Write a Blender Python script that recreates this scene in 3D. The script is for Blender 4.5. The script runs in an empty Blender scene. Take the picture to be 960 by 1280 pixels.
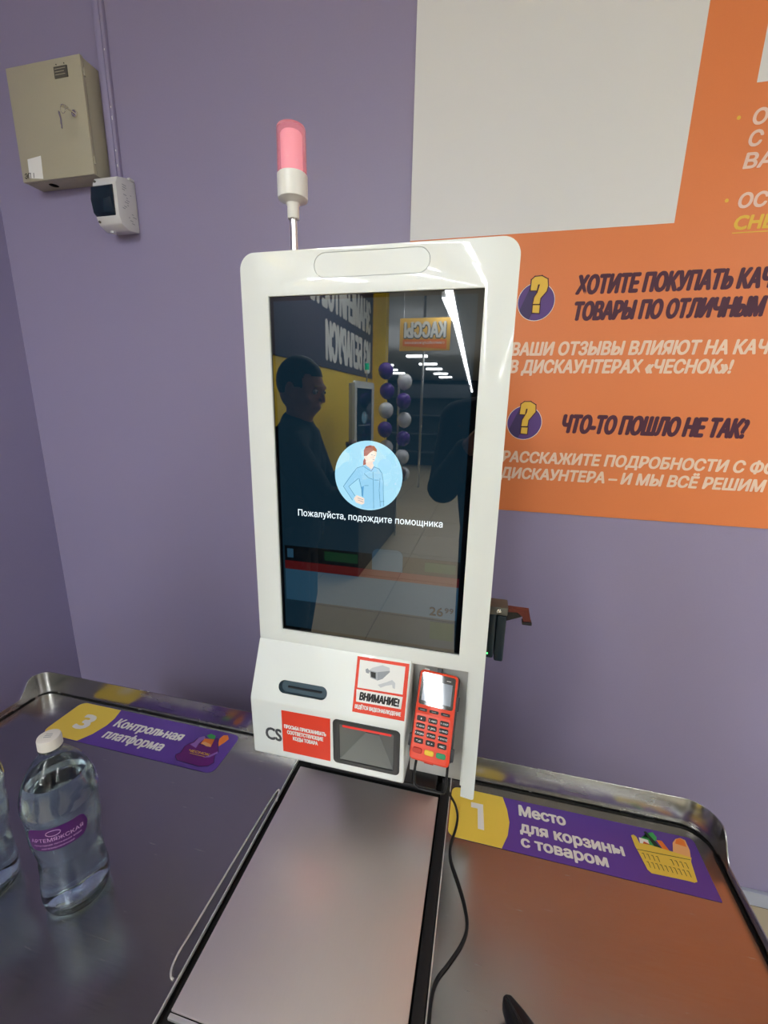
import bpy, bmesh, math, random
from mathutils import Vector, Matrix
from mathutils.geometry import tessellate_polygon
random.seed(7)
S = bpy.context.scene; C = S.collection
PI = math.pi

# ------------------------------------------------------------------ camera
F_PX, CX, CY, CZ, YAW, PITCH, ROLL = 532.746, 0.0596, -1.1158, 0.7, 0.233256, 0.243021, 0.020539
cam = bpy.data.cameras.new('camera'); co = bpy.data.objects.new('camera', cam); C.objects.link(co)
cam.sensor_fit = 'HORIZONTAL'; cam.sensor_width = 36.0; cam.lens = 36.0*F_PX/960.0
cam.clip_start = 0.005; cam.clip_end = 100
f = Vector((-math.sin(YAW)*math.cos(PITCH), math.cos(YAW)*math.cos(PITCH), -math.sin(PITCH)))
r0 = Vector((math.cos(YAW), math.sin(YAW), 0)); u0 = r0.cross(f)
r1 = r0*math.cos(ROLL)+u0*math.sin(ROLL); u1 = -r0*math.sin(ROLL)+u0*math.cos(ROLL)
co.matrix_world = Matrix(((r1.x, u1.x, -f.x, CX), (r1.y, u1.y, -f.y, CY), (r1.z, u1.z, -f.z, CZ), (0, 0, 0, 1)))
S.camera = co
S.view_settings.view_transform = 'Standard'; S.view_settings.look = 'None'
S.view_settings.exposure = 0.22; S.view_settings.gamma = 1.0; S.view_settings.use_curve_mapping = False

# ------------------------------------------------------------------ world (rest of the store beyond the open sides)
w = bpy.data.worlds.new('world'); S.world = w; w.use_nodes = True
w.node_tree.nodes['Background'].inputs[0].default_value = (0.80, 0.86, 1.0, 1)
w.node_tree.nodes['Background'].inputs[1].default_value = 0.30
LAMP_E = 60.0
FLOOR = -0.62; CEIL = 2.35

# ------------------------------------------------------------------ materials
def srgb(r, g, b):
    t = []
    for c in (r, g, b):
        c /= 255.0
        t.append(c/12.92 if c <= 0.04045 else ((c+0.055)/1.055)**2.4)
    return (t[0], t[1], t[2], 1)
def mat(name, col, rough=0.5, metal=0.0, emit=0.0, spec=0.5, noise=0.0, nscale=60, bump=0.0, trans=0.0, ior=1.45, stretch=None, coat=0.0, emit_col=None):
    m = bpy.data.materials.new(name); m.use_nodes = True
    nt = m.node_tree; b = nt.nodes['Principled BSDF']
    b.inputs['Base Color'].default_value = col; b.inputs['Roughness'].default_value = rough
    b.inputs['Metallic'].default_value = metal; b.inputs['IOR'].default_value = ior
    b.inputs['Specular IOR Level'].default_value = spec
    b.inputs['Transmission Weight'].default_value = trans
    b.inputs['Coat Weight'].default_value = coat; b.inputs['Coat Roughness'].default_value = 0.05
    if emit:
        b.inputs['Emission Color'].default_value = emit_col or col; b.inputs['Emission Strength'].default_value = emit
    if noise or bump:
        tc = nt.nodes.new('ShaderNodeTexCoord'); mp = nt.nodes.new('ShaderNodeMapping')
        nz = nt.nodes.new('ShaderNodeTexNoise'); nz.inputs['Scale'].default_value = nscale; nz.inputs['Detail'].default_value = 4
        if stretch: mp.inputs['Scale'].default_value = stretch
        nt.links.new(tc.outputs['Object'], mp.inputs[0]); nt.links.new(mp.outputs[0], nz.inputs['Vector'])
        if noise:
            mx = nt.nodes.new('ShaderNodeMix'); mx.data_type = 'RGBA'
            mx.inputs['A'].default_value = tuple(c*(1-noise) for c in col[:3])+(1,)
            mx.inputs['B'].default_value = tuple(min(1, c*(1+noise)) for c in col[:3])+(1,)
            nt.links.new(nz.outputs['Fac'], mx.inputs['Factor']); nt.links.new(mx.outputs['Result'], b.inputs['Base Color'])
            if metal > 0.5:
                mr = nt.nodes.new('ShaderNodeMapRange'); mr.inputs['To Min'].default_value = rough*0.8; mr.inputs['To Max'].default_value = rough*1.2
                nt.links.new(nz.outputs['Fac'], mr.inputs['Value']); nt.links.new(mr.outputs[0], b.inputs['Roughness'])
        if bump:
            bp = nt.nodes.new('ShaderNodeBump'); bp.inputs['Strength'].default_value = bump; bp.inputs['Distance'].default_value = 0.002
            nt.links.new(nz.outputs['Fac'], bp.inputs['Height']); nt.links.new(bp.outputs[0], b.inputs['Normal'])
    return m
M = {}
M['wall'] = mat('purple_wall_paint', srgb(148, 140, 172), 0.42, noise=0.03, nscale=220, bump=0.08)
M['wall_side'] = mat('side_wall_paint', srgb(150, 143, 178), 0.5, noise=0.03, nscale=220, bump=0.08)
M['yellow'] = mat('yellow_paint', srgb(235, 200, 30), 0.5, noise=0.02)
M['ceiling'] = mat('grey_ceiling', srgb(214, 216, 218), 0.9, noise=0.05, nscale=8)
M['floor'] = mat('tan_floor', srgb(196, 180, 150), 0.35, noise=0.06, nscale=14)
M['grout'] = mat('floor_grout', srgb(120, 112, 95), 0.7)
M['skirt'] = mat('grey_skirting', srgb(170, 175, 190), 0.4)
M['steel'] = mat('brushed_steel', (0.38, 0.375, 0.385, 1), 0.25, 1.0, noise=0.05, nscale=40, stretch=(0.6, 14, 14))
M['steel_rim'] = mat('polished_rim_steel', (0.48, 0.475, 0.45, 1), 0.26, 1.0, noise=0.02, nscale=12, stretch=(1, 1, 3))
M['plate'] = mat('satin_scale_steel', (0.90, 0.83, 0.80, 1), 0.50, 1.0, noise=0.03, nscale=60, stretch=(14, 0.6, 14))
M['edge'] = mat('bright_steel_edge', (0.85, 0.84, 0.82, 1), 0.42, 0.7)
M['black'] = mat('black_plastic', srgb(22, 22, 24), 0.4, bump=0.05, nscale=300)
M['rubber'] = mat('black_rubber', srgb(20, 20, 22), 0.6)
M['recess'] = mat('dull_recess_steel', (0.24, 0.24, 0.26, 1), 0.35, 1.0)
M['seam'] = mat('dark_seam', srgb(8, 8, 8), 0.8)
M['cabinet_base'] = mat('dark_counter_panel', srgb(60, 60, 66), 0.4, noise=0.04)
M['white'] = mat('white_powder_coat', srgb(232, 237, 233), 0.35, spec=0.5, bump=0.02, nscale=500, coat=0.7)
M['housing'] = mat('light_grey_housing', srgb(200, 200, 196), 0.45, bump=0.03, nscale=400)
M['dark_housing'] = mat('dark_grey_housing', srgb(52, 54, 58), 0.45, bump=0.03, nscale=400)
M['groove'] = mat('panel_gap', srgb(120, 120, 116), 0.7)
M['niche'] = mat('grey_niche_metal', srgb(190, 192, 190), 0.35, 0.2, noise=0.1, nscale=20)
M['glass'] = mat('black_display_glass', srgb(3, 6, 9), 0.015, ior=1.85, spec=0.5)
def scr(name, rgb, e): return mat(name, srgb(2, 4, 6), 0.015, ior=1.85, emit=e, emit_col=srgb(*rgb))
M['lcd'] = scr('lcd_dark_backlight', (14, 34, 46), 0.75)
M['ui_panel'] = scr('ui_dim_panel', (28, 56, 74), 0.9)
M['ui_red'] = scr('ui_dim_red', (78, 18, 20), 0.5)
M['ui_green'] = scr('ui_dim_green', (12, 50, 30), 0.5)
M['ui_dark'] = scr('ui_dark', (4, 8, 12), 0.6)
M['ui_text'] = scr('ui_white_text', (225, 238, 245), 1.15)
M['ui_price'] = scr('ui_price_text', (4, 6, 8), 0.1)
M['ui_blue'] = scr('ui_sky_disc', (165, 218, 240), 0.95)
M['ui_shirt'] = scr('ui_shirt', (150, 205, 235), 0.95)
M['ui_shirt_dark'] = scr('ui_shirt_shade', (95, 160, 205), 0.95)
M['ui_line'] = scr('ui_outline', (60, 120, 150), 0.95)
M['ui_hair'] = scr('ui_hair', (160, 90, 75), 0.95)
M['ui_skin'] = scr('ui_skin', (240, 220, 205), 0.95)
M['red'] = mat('red_sticker', srgb(226, 62, 36), 0.45)
M['paper'] = mat('white_print', srgb(236, 236, 232), 0.5)
M['print_black'] = mat('black_print', srgb(28, 28, 30), 0.5)
M['print_grey'] = mat('grey_print', srgb(150, 155, 160), 0.5)
M['print_lightgrey'] = mat('light_grey_print', srgb(200, 203, 206), 0.5)
M['cs'] = mat('charcoal_lettering', srgb(70, 72, 74), 0.5)
M['slot'] = mat('slot_teal_grey', srgb(62, 84, 96), 0.4)
M['scan_frame'] = mat('scanner_frame_plastic', srgb(48, 50, 50), 0.45)
M['scan_in'] = mat('scanner_cavity', srgb(122, 124, 120), 0.5)
M['scan_back'] = mat('scanner_cavity_back', srgb(70, 72, 72), 0.5)
M['scan_led'] = mat('scanner_red_light', srgb(205, 60, 54), 0.4, emit=0.22, emit_col=srgb(255, 40, 30))
M['clear'] = mat('scanner_clear_window', (1, 1, 1, 1), 0.02, trans=1.0, ior=1.2)
M['orange_shell'] = mat('orange_red_shell', srgb(232, 66, 32), 0.35, bump=0.02, nscale=500)
M['term_glass'] = mat('terminal_black_glass', srgb(14, 15, 18), 0.04, ior=1.7)
M['term_lcd'] = mat('terminal_lcd', srgb(90, 98, 108), 0.05, ior=1.7, emit=0.25, emit_col=srgb(150, 162, 180))
M['key'] = mat('dark_keys', srgb(46, 38, 38), 0.5)
M['key_red'] = mat('red_key', srgb(196, 48, 26), 0.5)
M['key_yellow'] = mat('yellow_key', srgb(236, 196, 50), 0.5)
M['key_green'] = mat('green_key', srgb(45, 150, 100), 0.5)
M['lens_pink'] = mat('pink_beacon_plastic', srgb(255, 224, 230), 0.08, trans=0.85, ior=1.2, emit=0.05, emit_col=srgb(255, 90, 110))
M['lens_core'] = mat('pale_pink_diffuser', srgb(255, 222, 230), 0.4, emit=0.22, emit_col=srgb(255, 205, 216))
M['lens_green'] = mat('green_beacon_plastic', srgb(40, 190, 130), 0.2, emit=0.8, emit_col=srgb(40, 220, 160))
M['cream'] = mat('cream_white_plastic', srgb(242, 242, 236), 0.35)
M['alu'] = mat('satin_aluminium', (0.8, 0.8, 0.8, 1), 0.3, 1.0)
M['beige'] = mat('beige_enamel', srgb(176, 170, 148), 0.45, bump=0.15, nscale=300, noise=0.02)
M['chrome'] = mat('chrome', (0.75, 0.72, 0.66, 1), 0.15, 1.0)
M['plaque'] = mat('dark_plaque', srgb(82, 80, 72), 0.5)
M['dark_window'] = mat('smoked_window', srgb(12, 34, 48), 0.08, ior=1.5)
M['breaker'] = mat('white_breaker_plastic', srgb(214, 214, 214), 0.4)
M['orange'] = mat('poster_orange', srgb(228, 130, 74), 0.45, noise=0.02, nscale=400)
M['poster_white'] = mat('poster_white', srgb(226, 227, 227), 0.45)
M['aubergine'] = mat('aubergine_print', srgb(74, 26, 52), 0.5)
M['cream_print'] = mat('cream_print', srgb(240, 212, 190), 0.5)
M['pink_print'] = mat('pinkish_print', srgb(238, 205, 190), 0.5)
M['yellow_print'] = mat('yellow_print', srgb(232, 190, 70), 0.5)
M['purple_print'] = mat('purple_print', srgb(92, 62, 132), 0.5)
M['purple_dark_print'] = mat('dark_purple_print', srgb(62, 46, 96), 0.5)
M['stk_purple'] = mat('sticker_purple', srgb(96, 66, 158), 0.3)
M['stk_yellow'] = mat('sticker_yellow', srgb(236, 206, 84), 0.3)
M['bag_purple'] = mat('bag_purple', srgb(108, 34, 122), 0.3)
M['bag_lilac'] = mat('bag_lilac', srgb(150, 110, 190), 0.3)
M['p_orange'] = mat('print_orange', srgb(240, 130, 50), 0.4)
M['p_green'] = mat('print_green', srgb(60, 170, 90), 0.4)
M['p_dgreen'] = mat('print_dark_green', srgb(25, 60, 40), 0.4)
M['p_bread'] = mat('print_bread', srgb(240, 180, 120), 0.4)
M['p_red'] = mat('print_rust', srgb(205, 95, 60), 0.4)
M['wood_red'] = mat('rust_brown_metal', srgb(98, 46, 38), 0.35, 0.3)
M['teal_black'] = mat('blue_black_plastic', srgb(14, 30, 38), 0.35)
M['led_green'] = mat('green_led', srgb(80, 255, 120), 0.4, emit=4)
M['pet'] = mat('clear_blue_pet', (0.84, 0.96, 1.0, 1), 0.02, trans=1.0, ior=1.36, bump=0.6, nscale=45)
M['water'] = mat('clear_water', (0.95, 0.99, 1.0, 1), 0.0, trans=1.0, ior=1.33)
M['cap'] = mat('white_bottle_cap', srgb(228, 224, 216), 0.4)
M['label'] = mat('purple_bottle_label', srgb(76, 24, 100), 0.35)
M['label_text'] = mat('lilac_label_print', srgb(205, 165, 215), 0.4)
M['skin'] = mat('skin', srgb(205, 150, 125), 0.5, noise=0.05, nscale=40)
M['hair'] = mat('dark_hair', srgb(48, 34, 26), 0.6, noise=0.3, nscale=120, bump=0.4)
M['jacket'] = mat('dark_jacket_fabric', srgb(44, 48, 56), 0.8, noise=0.15, nscale=120, bump=0.3)
M['coat'] = mat('brown_grey_coat_fabric', srgb(66, 56, 56), 0.8, noise=0.15, nscale=120, bump=0.3)
M['trousers'] = mat('grey_trousers', srgb(58, 60, 66), 0.85, noise=0.1, nscale=120, bump=0.3)
M['shoe'] = mat('black_shoe', srgb(24, 22, 22), 0.5)
M['phone'] = mat('phone_case', srgb(20, 20, 24), 0.3)
M['banner'] = mat('banner_charcoal', srgb(84, 78, 96), 0.6)
M['banner_text'] = mat('banner_white', srgb(225, 225, 220), 0.6)
M['balloon_white'] = mat('white_balloon', srgb(235, 235, 240), 0.25)
M['balloon_purple'] = mat('purple_balloon', srgb(92, 50, 150), 0.25)
M['lamp'] = mat('led_strip_light', (1, 1, 1, 1), 0.5, emit=LAMP_E, emit_col=(0.93, 0.98, 1.0, 1))
M['lamp_body'] = mat('lamp_housing', srgb(200, 200, 200), 0.5)
M['shelf'] = mat('shop_shelf_grey', srgb(90, 92, 96), 0.6)

# ------------------------------------------------------------------ helpers
def root_of(o):
    while o.parent: o = o.parent
    return o
def mesh_from(bm, name):
    me = bpy.data.meshes.new(name); bm.normal_update(); bm.to_mesh(me); bm.free(); return me
def smooth_by_angle(me, ang=0.7):
    bm = bmesh.new(); bm.from_mesh(me)
    for fc in bm.faces: fc.smooth = True
    for e in bm.edges:
        if len(e.link_faces) == 2 and e.calc_face_angle(0) > ang: e.smooth = False
    bm.to_mesh(me); bm.free()
def obj(name, bm, m, parent=None, smooth=True, label=None, kind=None, recalc=True):
    """bmesh in world coordinates -> one object, parented to its thing (origin of the thing = its root's location)"""
    if parent is not None:
        bm.transform(root_of(parent).matrix_basis.inverted())
    if recalc: bmesh.ops.recalc_face_normals(bm, faces=bm.faces)
    me = mesh_from(bm, name)
    if smooth: smooth_by_angle(me)
    me.materials.append(m if not isinstance(m, str) else M[m])
    o = bpy.data.objects.new(name, me); C.objects.link(o)
    if parent is not None: o.parent = parent
    if label: o['label'] = label
    if kind: o['kind'] = kind
    return o
def thing(name, label, cat, loc=(0, 0, 0), group=None):
    o = bpy.data.objects.new(name, None); C.objects.link(o); o.location = loc; o.empty_display_size = 0.05
    o.matrix_basis = Matrix.Translation(loc)
    o['label'] = label; o['category'] = cat
    if group: o['group'] = group
    return o
def tag(o, label, cat, group=None):
    o['label'] = label; o['category'] = cat
    if group: o['group'] = group
    return o
def struct(name, bm, m):
    o = obj(name, bm, m, None, False); o['kind'] = 'structure'; return o
def bev(bm, w, seg=2):
    if w > 0: bmesh.ops.bevel(bm, geom=[e for e in bm.edges if len(e.link_faces) == 2 and e.calc_face_angle(0) > 0.3], offset=w, segments=seg, profile=0.5, affect='EDGES', clamp_overlap=True)
    return bm
def box(x0, x1, y0, y1, z0, z1, b=0.0, seg=2, into=None):
    bm = bmesh.new(); bmesh.ops.create_cube(bm, size=1)
    for v in bm.verts: v.co = Vector(((x0+x1)/2+v.co.x*(x1-x0), (y0+y1)/2+v.co.y*(y1-y0), (z0+z1)/2+v.co.z*(z1-z0)))
    bev(bm, b, seg)
    if into is not None: return join(into, bm)
    return bm
def join(a, b):
    me = bpy.data.meshes.new('tmp'); b.to_mesh(me); b.free(); a.from_mesh(me); bpy.data.meshes.remove(me); return a
class Fr:
    """a plane frame: origin, u, v axes; n = u x v points out of the printed side"""
    def __init__(s, o, u, v): s.o = Vector(o); s.u = Vector(u).normalized(); s.v = Vector(v).normalized(); s.n = s.u.cross(s.v)
    def p(s, a, b, c=0.0): return s.o+s.u*a+s.v*b+s.n*c
def rrect(x0, x1, y0, y1, r, n=6, rs=None):
    rs = rs or (r, r, r, r)   # bl br tr tl
    out = []
    for (cx, cy, a0, rr) in ((x0, y0, PI, rs[0]), (x1, y0, 1.5*PI, rs[1]), (x1, y1, 0, rs[2]), (x0, y1, 0.5*PI, rs[3])):
        ox = cx+(rr if cx == x0 else -rr); oy = cy+(rr if cy == y0 else -rr)
        if rr <= 0: out.append((cx, cy)); continue
        for k in range(n+1):
            a = a0+0.5*PI*k/n; out.append((ox+rr*math.cos(a), oy+rr*math.sin(a)))
    return out
def poly(fr, outer, holes=(), d=0.0, t=0.0, b=0.0, seg=2):
    """polygon with holes on a frame, front at height d, extruded back by t"""
    bm = bmesh.new(); edges = []
    for loop in [outer]+list(holes):
        vs = [bm.verts.new(fr.p(a, c, d)) for a, c in loop]
        for i in range(len(vs)): edges.append(bm.edges.new((vs[i], vs[(i+1) % len(vs)])))
    if not holes: bm.faces.new([v for v in bm.verts])
    else: bmesh.ops.triangle_fill(bm, use_beauty=True, use_dissolve=False, edges=edges, normal=fr.n)
    bm.normal_update()
    for fc in bm.faces:
        if fc.normal.dot(fr.n) < 0: fc.normal_flip()
    if t > 0:
        if holes: bmesh.ops.dissolve_limit(bm, angle_limit=0.01, verts=[], edges=[e for e in bm.edges if len(e.link_faces) == 2]) if False else None
        r = bmesh.ops.extrude_face_region(bm, geom=list(bm.faces))
        nv = [g for g in r['geom'] if isinstance(g, bmesh.types.BMVert)]
        bmesh.ops.translate(bm, verts=nv, vec=-fr.n*t)
        if b > 0:
            bmesh.ops.recalc_face_normals(bm, faces=bm.faces)
            es = [e for e in bm.edges if len(e.link_faces) == 2 and e.calc_face_angle(0) > 0.9 and all(abs((v.co-fr.o).dot(fr.n)-d) < 1e-5 for v in e.verts)]
            bmesh.ops.bevel(bm, geom=es, offset=b, segments=seg, profile=0.5, affect='EDGES', clamp_overlap=True)
    return bm
def circ(cx, cy, r, n=32, ry=None): return [(cx+r*math.cos(2*PI*k/n), cy+(ry or r)*math.sin(2*PI*k/n)) for k in range(n)]
def tube(pts, r, n=8, closed=False):
    """tube of constant radius through points (smoothed path given by caller)"""
    bm = bmesh.new(); pts = [Vector(p) for p in pts]; N = len(pts); rings = []
    up = Vector((0.3, 0.2, 1)).normalized()
    for i in range(N):
        a = pts[i-1] if (i > 0 or closed) else pts[i]; b = pts[(i+1) % N] if (i < N-1 or closed) else pts[i]
        t = (b-a).normalized(); s = t.cross(up)
        if s.length < 0.1: s = t.cross(Vector((1, 0, 0)))
        s.normalize(); q = s.cross(t)
        rr = r[i] if isinstance(r, (list, tuple)) else r
        rings.append([bm.verts.new(pts[i]+(s*math.cos(2*PI*k/n)+q*math.sin(2*PI*k/n))*rr) for k in range(n)])
    for i in range(N if closed else N-1):
        A = rings[i]; B = rings[(i+1) % N]
        for k in range(n): bm.faces.new((A[k], A[(k+1) % n], B[(k+1) % n], B[k]))
    if not closed: bm.faces.new(rings[0]); bm.faces.new(list(reversed(rings[-1])))
    bmesh.ops.recalc_face_normals(bm, faces=bm.faces)
    return bm
def catmull(pts, k=6):
    P = [Vector(p) for p in pts]; P = [P[0]*2-P[1]]+P+[P[-1]*2-P[-2]]; out = []
    for i in range(1, len(P)-2):
        for j in range(k):
            t = j/k; a, b, c, d = P[i-1:i+3]
            out.append(0.5*((2*b)+(c-a)*t+(2*a-5*b+4*c-d)*t*t+(-a+3*b-3*c+d)*t**3))
    out.append(P[-2]); return out
def lathe(cx, cy, prof, n=40, fn=None, cap=True, z0=0.0):
    """profile [(r,z)] about the vertical axis through (cx,cy)"""
    bm = bmesh.new(); rings = []
    for r, z in prof:
        ring = []
        for k in range(n):
            a = 2*PI*k/n; rr = r if fn is None else fn(r, z, a)
            ring.append(bm.verts.new((cx+rr*math.cos(a), cy+rr*math.sin(a), z0+z)))
        rings.append(ring)
    for i in range(len(rings)-1):
        for k in range(n): bm.faces.new((rings[i][k], rings[i][(k+1) % n], rings[i+1][(k+1) % n], rings[i+1][k]))
    if cap: bm.faces.new(list(reversed(rings[0]))); bm.faces.new(rings[-1])
    return bm
_cap = {}
def _raw_text(body, off=0.0):
    """outlines of the built-in face, every contour filled on its own (its glyphs overlap their contours)"""
    c = bpy.data.curves.new('t', 'FONT'); c.body = body; c.resolution_u = 3; c.fill_mode = 'NONE'
    o = bpy.data.objects.new('t', c); C.objects.link(o); bpy.context.view_layer.update()
    me = bpy.data.meshes.new_from_object(o.evaluated_get(bpy.context.evaluated_depsgraph_get()))
    bpy.data.objects.remove(o); bpy.data.curves.remove(c)
    nxt = {e.vertices[0]: e.vertices[1] for e in me.edges}; V = [v.co.copy() for v in me.vertices]; bpy.data.meshes.remove(me)
    adj = {}
    for a_, b_ in nxt.items(): adj.setdefault(a_, []).append(b_); adj.setdefault(b_, []).append(a_)
    loops = []; seen = set()
    for s0 in range(len(V)):
        if s0 in seen or s0 not in adj: continue
        stack = [s0]; comp = {s0}
        while stack:
            q = stack.pop()
            for r in adj[q]:
                if r not in comp: comp.add(r); stack.append(r)
        seen |= comp; L = [V[i] for i in sorted(comp)]        # contour points are stored in spline order
        ar = sum(L[i-1].x*L[i].y-L[i].x*L[i-1].y for i in range(len(L)))/2
        if abs(ar) > 1e-7: loops.append((ar, L))
    sg = math.copysign(1, max(loops, key=lambda t: abs(t[0]))[0])
    def inside(p, L):
        r = False
        for i in range(len(L)):
            a_, b_ = L[i-1], L[i]
            if (a_.y > p.y) != (b_.y > p.y) and p.x < (b_.x-a_.x)*(p.y-a_.y)/(b_.y-a_.y)+a_.x: r = not r
        return r
    par = []
    for i, (ar, L) in enumerate(loops):
        cand = [j for j, (a2, L2) in enumerate(loops) if j != i and a2*ar < 0 and abs(a2) > abs(ar) and all(inside(p, L2) for p in L)]
        par.append(min(cand, key=lambda j: abs(loops[j][0])) if cand else None)
    outs = [[L, [loops[j][1] for j in range(len(loops)) if par[j] == i]] for i, (ar, L) in enumerate(loops) if par[i] is None]
    verts = []; faces = []
    for ci_, (L, hs_) in enumerate(outs):        # a hair's breadth apart where contours overlap
        tri = tessellate_polygon([L]+hs_); pts = [p for q in [L]+hs_ for p in q]
        for ti_, t in enumerate(tri):
            A_, B_, C_ = (Vector((pts[i].x, pts[i].y, 0)) for i in t)
            cr = (B_-A_).cross(C_-A_).z
            if abs(cr) < 2e-6: continue
            base = len(verts); zz = (ci_ % 3)*1.2e-5+(ti_ % 5)*2.4e-6
            verts += [(p.x, p.y, zz) for p in ((A_, B_, C_) if cr > 0 else (C_, B_, A_))]; faces.append((base, base+1, base+2))
    me = bpy.data.meshes.new('t'); me.from_pydata(verts, [], faces); return me
def cap_h(off):
    if off not in _cap:
        me = _raw_text('Н', off); ys = [v.co.y for v in me.vertices]; _cap[off] = (min(ys), max(ys)); bpy.data.meshes.remove(me)
    return _cap[off]
def text(body, fr, x0, x1, y0, cap, m, parent, off=0.0, shear=0.0, d=0.0004, name='lettering', ref='cap', label=None, bend=None):
    """lettering laid on a frame between x0..x1 on baseline y0, capital height cap"""
    me = _raw_text(body, 0.0); lo, hi = cap_h(0.0)
    bm = bmesh.new(); wn = max(v.co.x for v in me.vertices)-min(v.co.x for v in me.vertices)
    asp = (cap/(hi-lo))/max(1e-6, (x1-x0)/wn)        # keeps the stroke gain even when the face is condensed
    if off > 0.002:        # bold: the thin face stroked round a small circle
        for k in range(8 if off > 0.015 else 4):
            q = 2*PI*k/(8 if off > 0.015 else 4)+0.2; tmp = me.copy()
            tmp.transform(Matrix.Translation((off*1.1*math.cos(q)*asp, off*math.sin(q), 5e-5*(k+1)))); bm.from_mesh(tmp); bpy.data.meshes.remove(tmp)
        lo -= off; hi += off
    bm.from_mesh(me); bpy.data.meshes.remove(me)
    xs = [v.co.x for v in bm.verts]; a, b = min(xs), max(xs)
    sx = (x1-x0)/(b-a); sy = cap/(hi-lo)
    for v in bm.verts:
        x = x0+(v.co.x-a)*sx; y = (v.co.y-lo)*sy
        if bend: v.co = bend(x+shear*y, y0+y)
        else: v.co = fr.p(x+shear*y, y0+y, d+v.co.z)
    return obj(name, bm, m, parent, False, label, recalc=False)
def flat(fr, pts, m, parent, d=0.0003, name='print', label=None, holes=()):
    return obj(name, poly(fr, pts, holes, d), m, parent, False, label)
def lines(fr, segs, wdt, m, parent, d, name='outline'):
    bm = bmesh.new()
    for s in segs:
        for (a, b) in zip(s[:-1], s[1:]):
            A = Vector(a); B = Vector(b); t = (B-A).normalized(); q = Vector((-t.y, t.x))*wdt/2; t = t*wdt/2
            bm.faces.new([bm.verts.new(fr.p(*(p), d)) for p in (A-q-t, B-q+t, B+q+t, A+q-t)])
    return obj(name, bm, m, parent, False)
def boolean(o, cutter_bm, name='cut'):
    bmesh.ops.recalc_face_normals(cutter_bm, faces=cutter_bm.faces); me = mesh_from(cutter_bm, name); c = bpy.data.objects.new(name, me); C.objects.link(c)
    md = o.modifiers.new('b', 'BOOLEAN'); md.operation = 'DIFFERENCE'; md.object = c; md.solver = 'EXACT'
    bpy.context.view_layer.update()
    nm = bpy.data.meshes.new_from_object(o.evaluated_get(bpy.context.evaluated_depsgraph_get()))
    o.modifiers.clear(); o.data = nm; bpy.data.objects.remove(c); smooth_by_angle(nm, 0.5)

# ================================================================== THE SETTING
struct('wall_back', box(-1.376, 7.0, 0.0, 0.12, FLOOR, CEIL), 'wall')
struct('wall_left', box(-1.50, -1.376, -2.55, 0.12, FLOOR, CEIL), 'wall_side')
struct('wall_left_yellow', box(-1.50, -1.376, -5.3, -2.55, FLOOR, CEIL), 'yellow')
struct('trim_1', box(-1.376, -1.22, -5.36, -5.22, FLOOR, CEIL, 0.004), 'yellow')
struct('wall_rear', box(-12, 9, -28.2, -28, FLOOR, CEIL), mat('rear_wall_paint', srgb(84, 86, 90), 0.8))
struct('ceiling', box(-12, 9, -28.2, 0.12, CEIL, CEIL+0.1), 'ceiling')
fl = struct('floor', box(-12, 9, -28.2, 0.12, FLOOR-0.1, FLOOR-0.004), 'grout')
n = 0
tile_me = None
for i in range(-3, 5):
    for j in range(0, 10):
        x = i*0.6+0.05; y = -0.6*j
        if x > 2.6 or x+0.6 < -1.4: continue
        if tile_me is None:
            bm = box(0.0015, 0.5985, -0.5985, -0.0015, -0.004, 0.0, 0.001, 1); tile_me = mesh_from(bm, 'floor_tile'); tile_me.materials.append(M['floor'])
        o = bpy.data.objects.new('floor_tile', tile_me); C.objects.link(o); o.parent = fl; o.location = (x, y-0.01, FLOOR)
bm = bmesh.new()
for i in range(-20, 15):
    for j in range(0, 47):
        x = i*0.6+0.05; y = -0.6*j-0.01
        if j < 10 and not (x > 2.6 or x+0.6 < -1.4): continue
        if y-0.6 < -28 or x+0.6 > 9 or x < -11.9: continue
        bm.faces.new([bm.verts.new(p) for p in ((x+.0015, y-.5985, FLOOR), (x+.5985, y-.5985, FLOOR), (x+.5985, y-.0015, FLOOR), (x+.0015, y-.0015, FLOOR))])
obj('distant_floor_tiles', bm, 'floor', fl, False, kind='stuff')
struct('baseboard_back', box(-1.376, 7.0, -0.012, 0.0, FLOOR, FLOOR+0.045, 0.002), 'skirt')
struct('baseboard_left', box(-1.376, -1.364, -2.55, -0.012, FLOOR, FLOOR+0.045, 0.002), 'skirt')

# ------------------------------------------------------------------ lamps of the store, plus added fill strips
def strip(x, y0, y1, z, label, w_=0.06, group=None):
    t = thing('linear_ceiling_light', label, 'light', (x, (y0+y1)/2, CEIL), group)
    obj('housing', box(x-w_/2-0.004, x+w_/2+0.004, y0, y1, z+0.003, z+0.05, 0.003), 'lamp_body', t)
    obj('diffuser', box(x-w_/2, x+w_/2, y0+0.005, y1-0.005, z-0.004, z+0.003), 'lamp', t, False)
    for y in (y0+0.4, (y0+y1)/2, y1-0.4): obj('hanging_wire', tube([(x, y, z+0.045), (x, y, CEIL)], 0.003, 6), 'alu', t)
    return t
long_light = strip(-0.67, -25.85, -2.57, 1.6, 'long linear light behind the shopper, reflected as the bright streak in the display')
long_light.rotation_euler = (0, 0, math.radians(-1.84))
strip(-0.388, -4.82, -3.85, 1.6, 'short linear light beside the long bright one in the display reflection', 0.04)
strip(-0.52, -4.5, -2.9, 2.24, 'added ceiling fill light almost overhead the shopper, outside the picture', 0.11)  # unseen strip added to fill the wall and give the kiosk top its glare
strip(-1.1, -3.9, -2.5, 2.24, 'added ceiling fill light over the left side of the counter, outside the picture', 0.11)  # unseen strip added to lift the dark left wall
strip(2.3, -15.5, -1.6, 2.0, 'unseen long linear light added over the aisle right of the counter')  # unseen row added because the room needed more light
strip(5.0, -15.5, -1.6, 2.0, 'unseen linear light added farthest right in the store')  # second unseen row, added for general brightness
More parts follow.
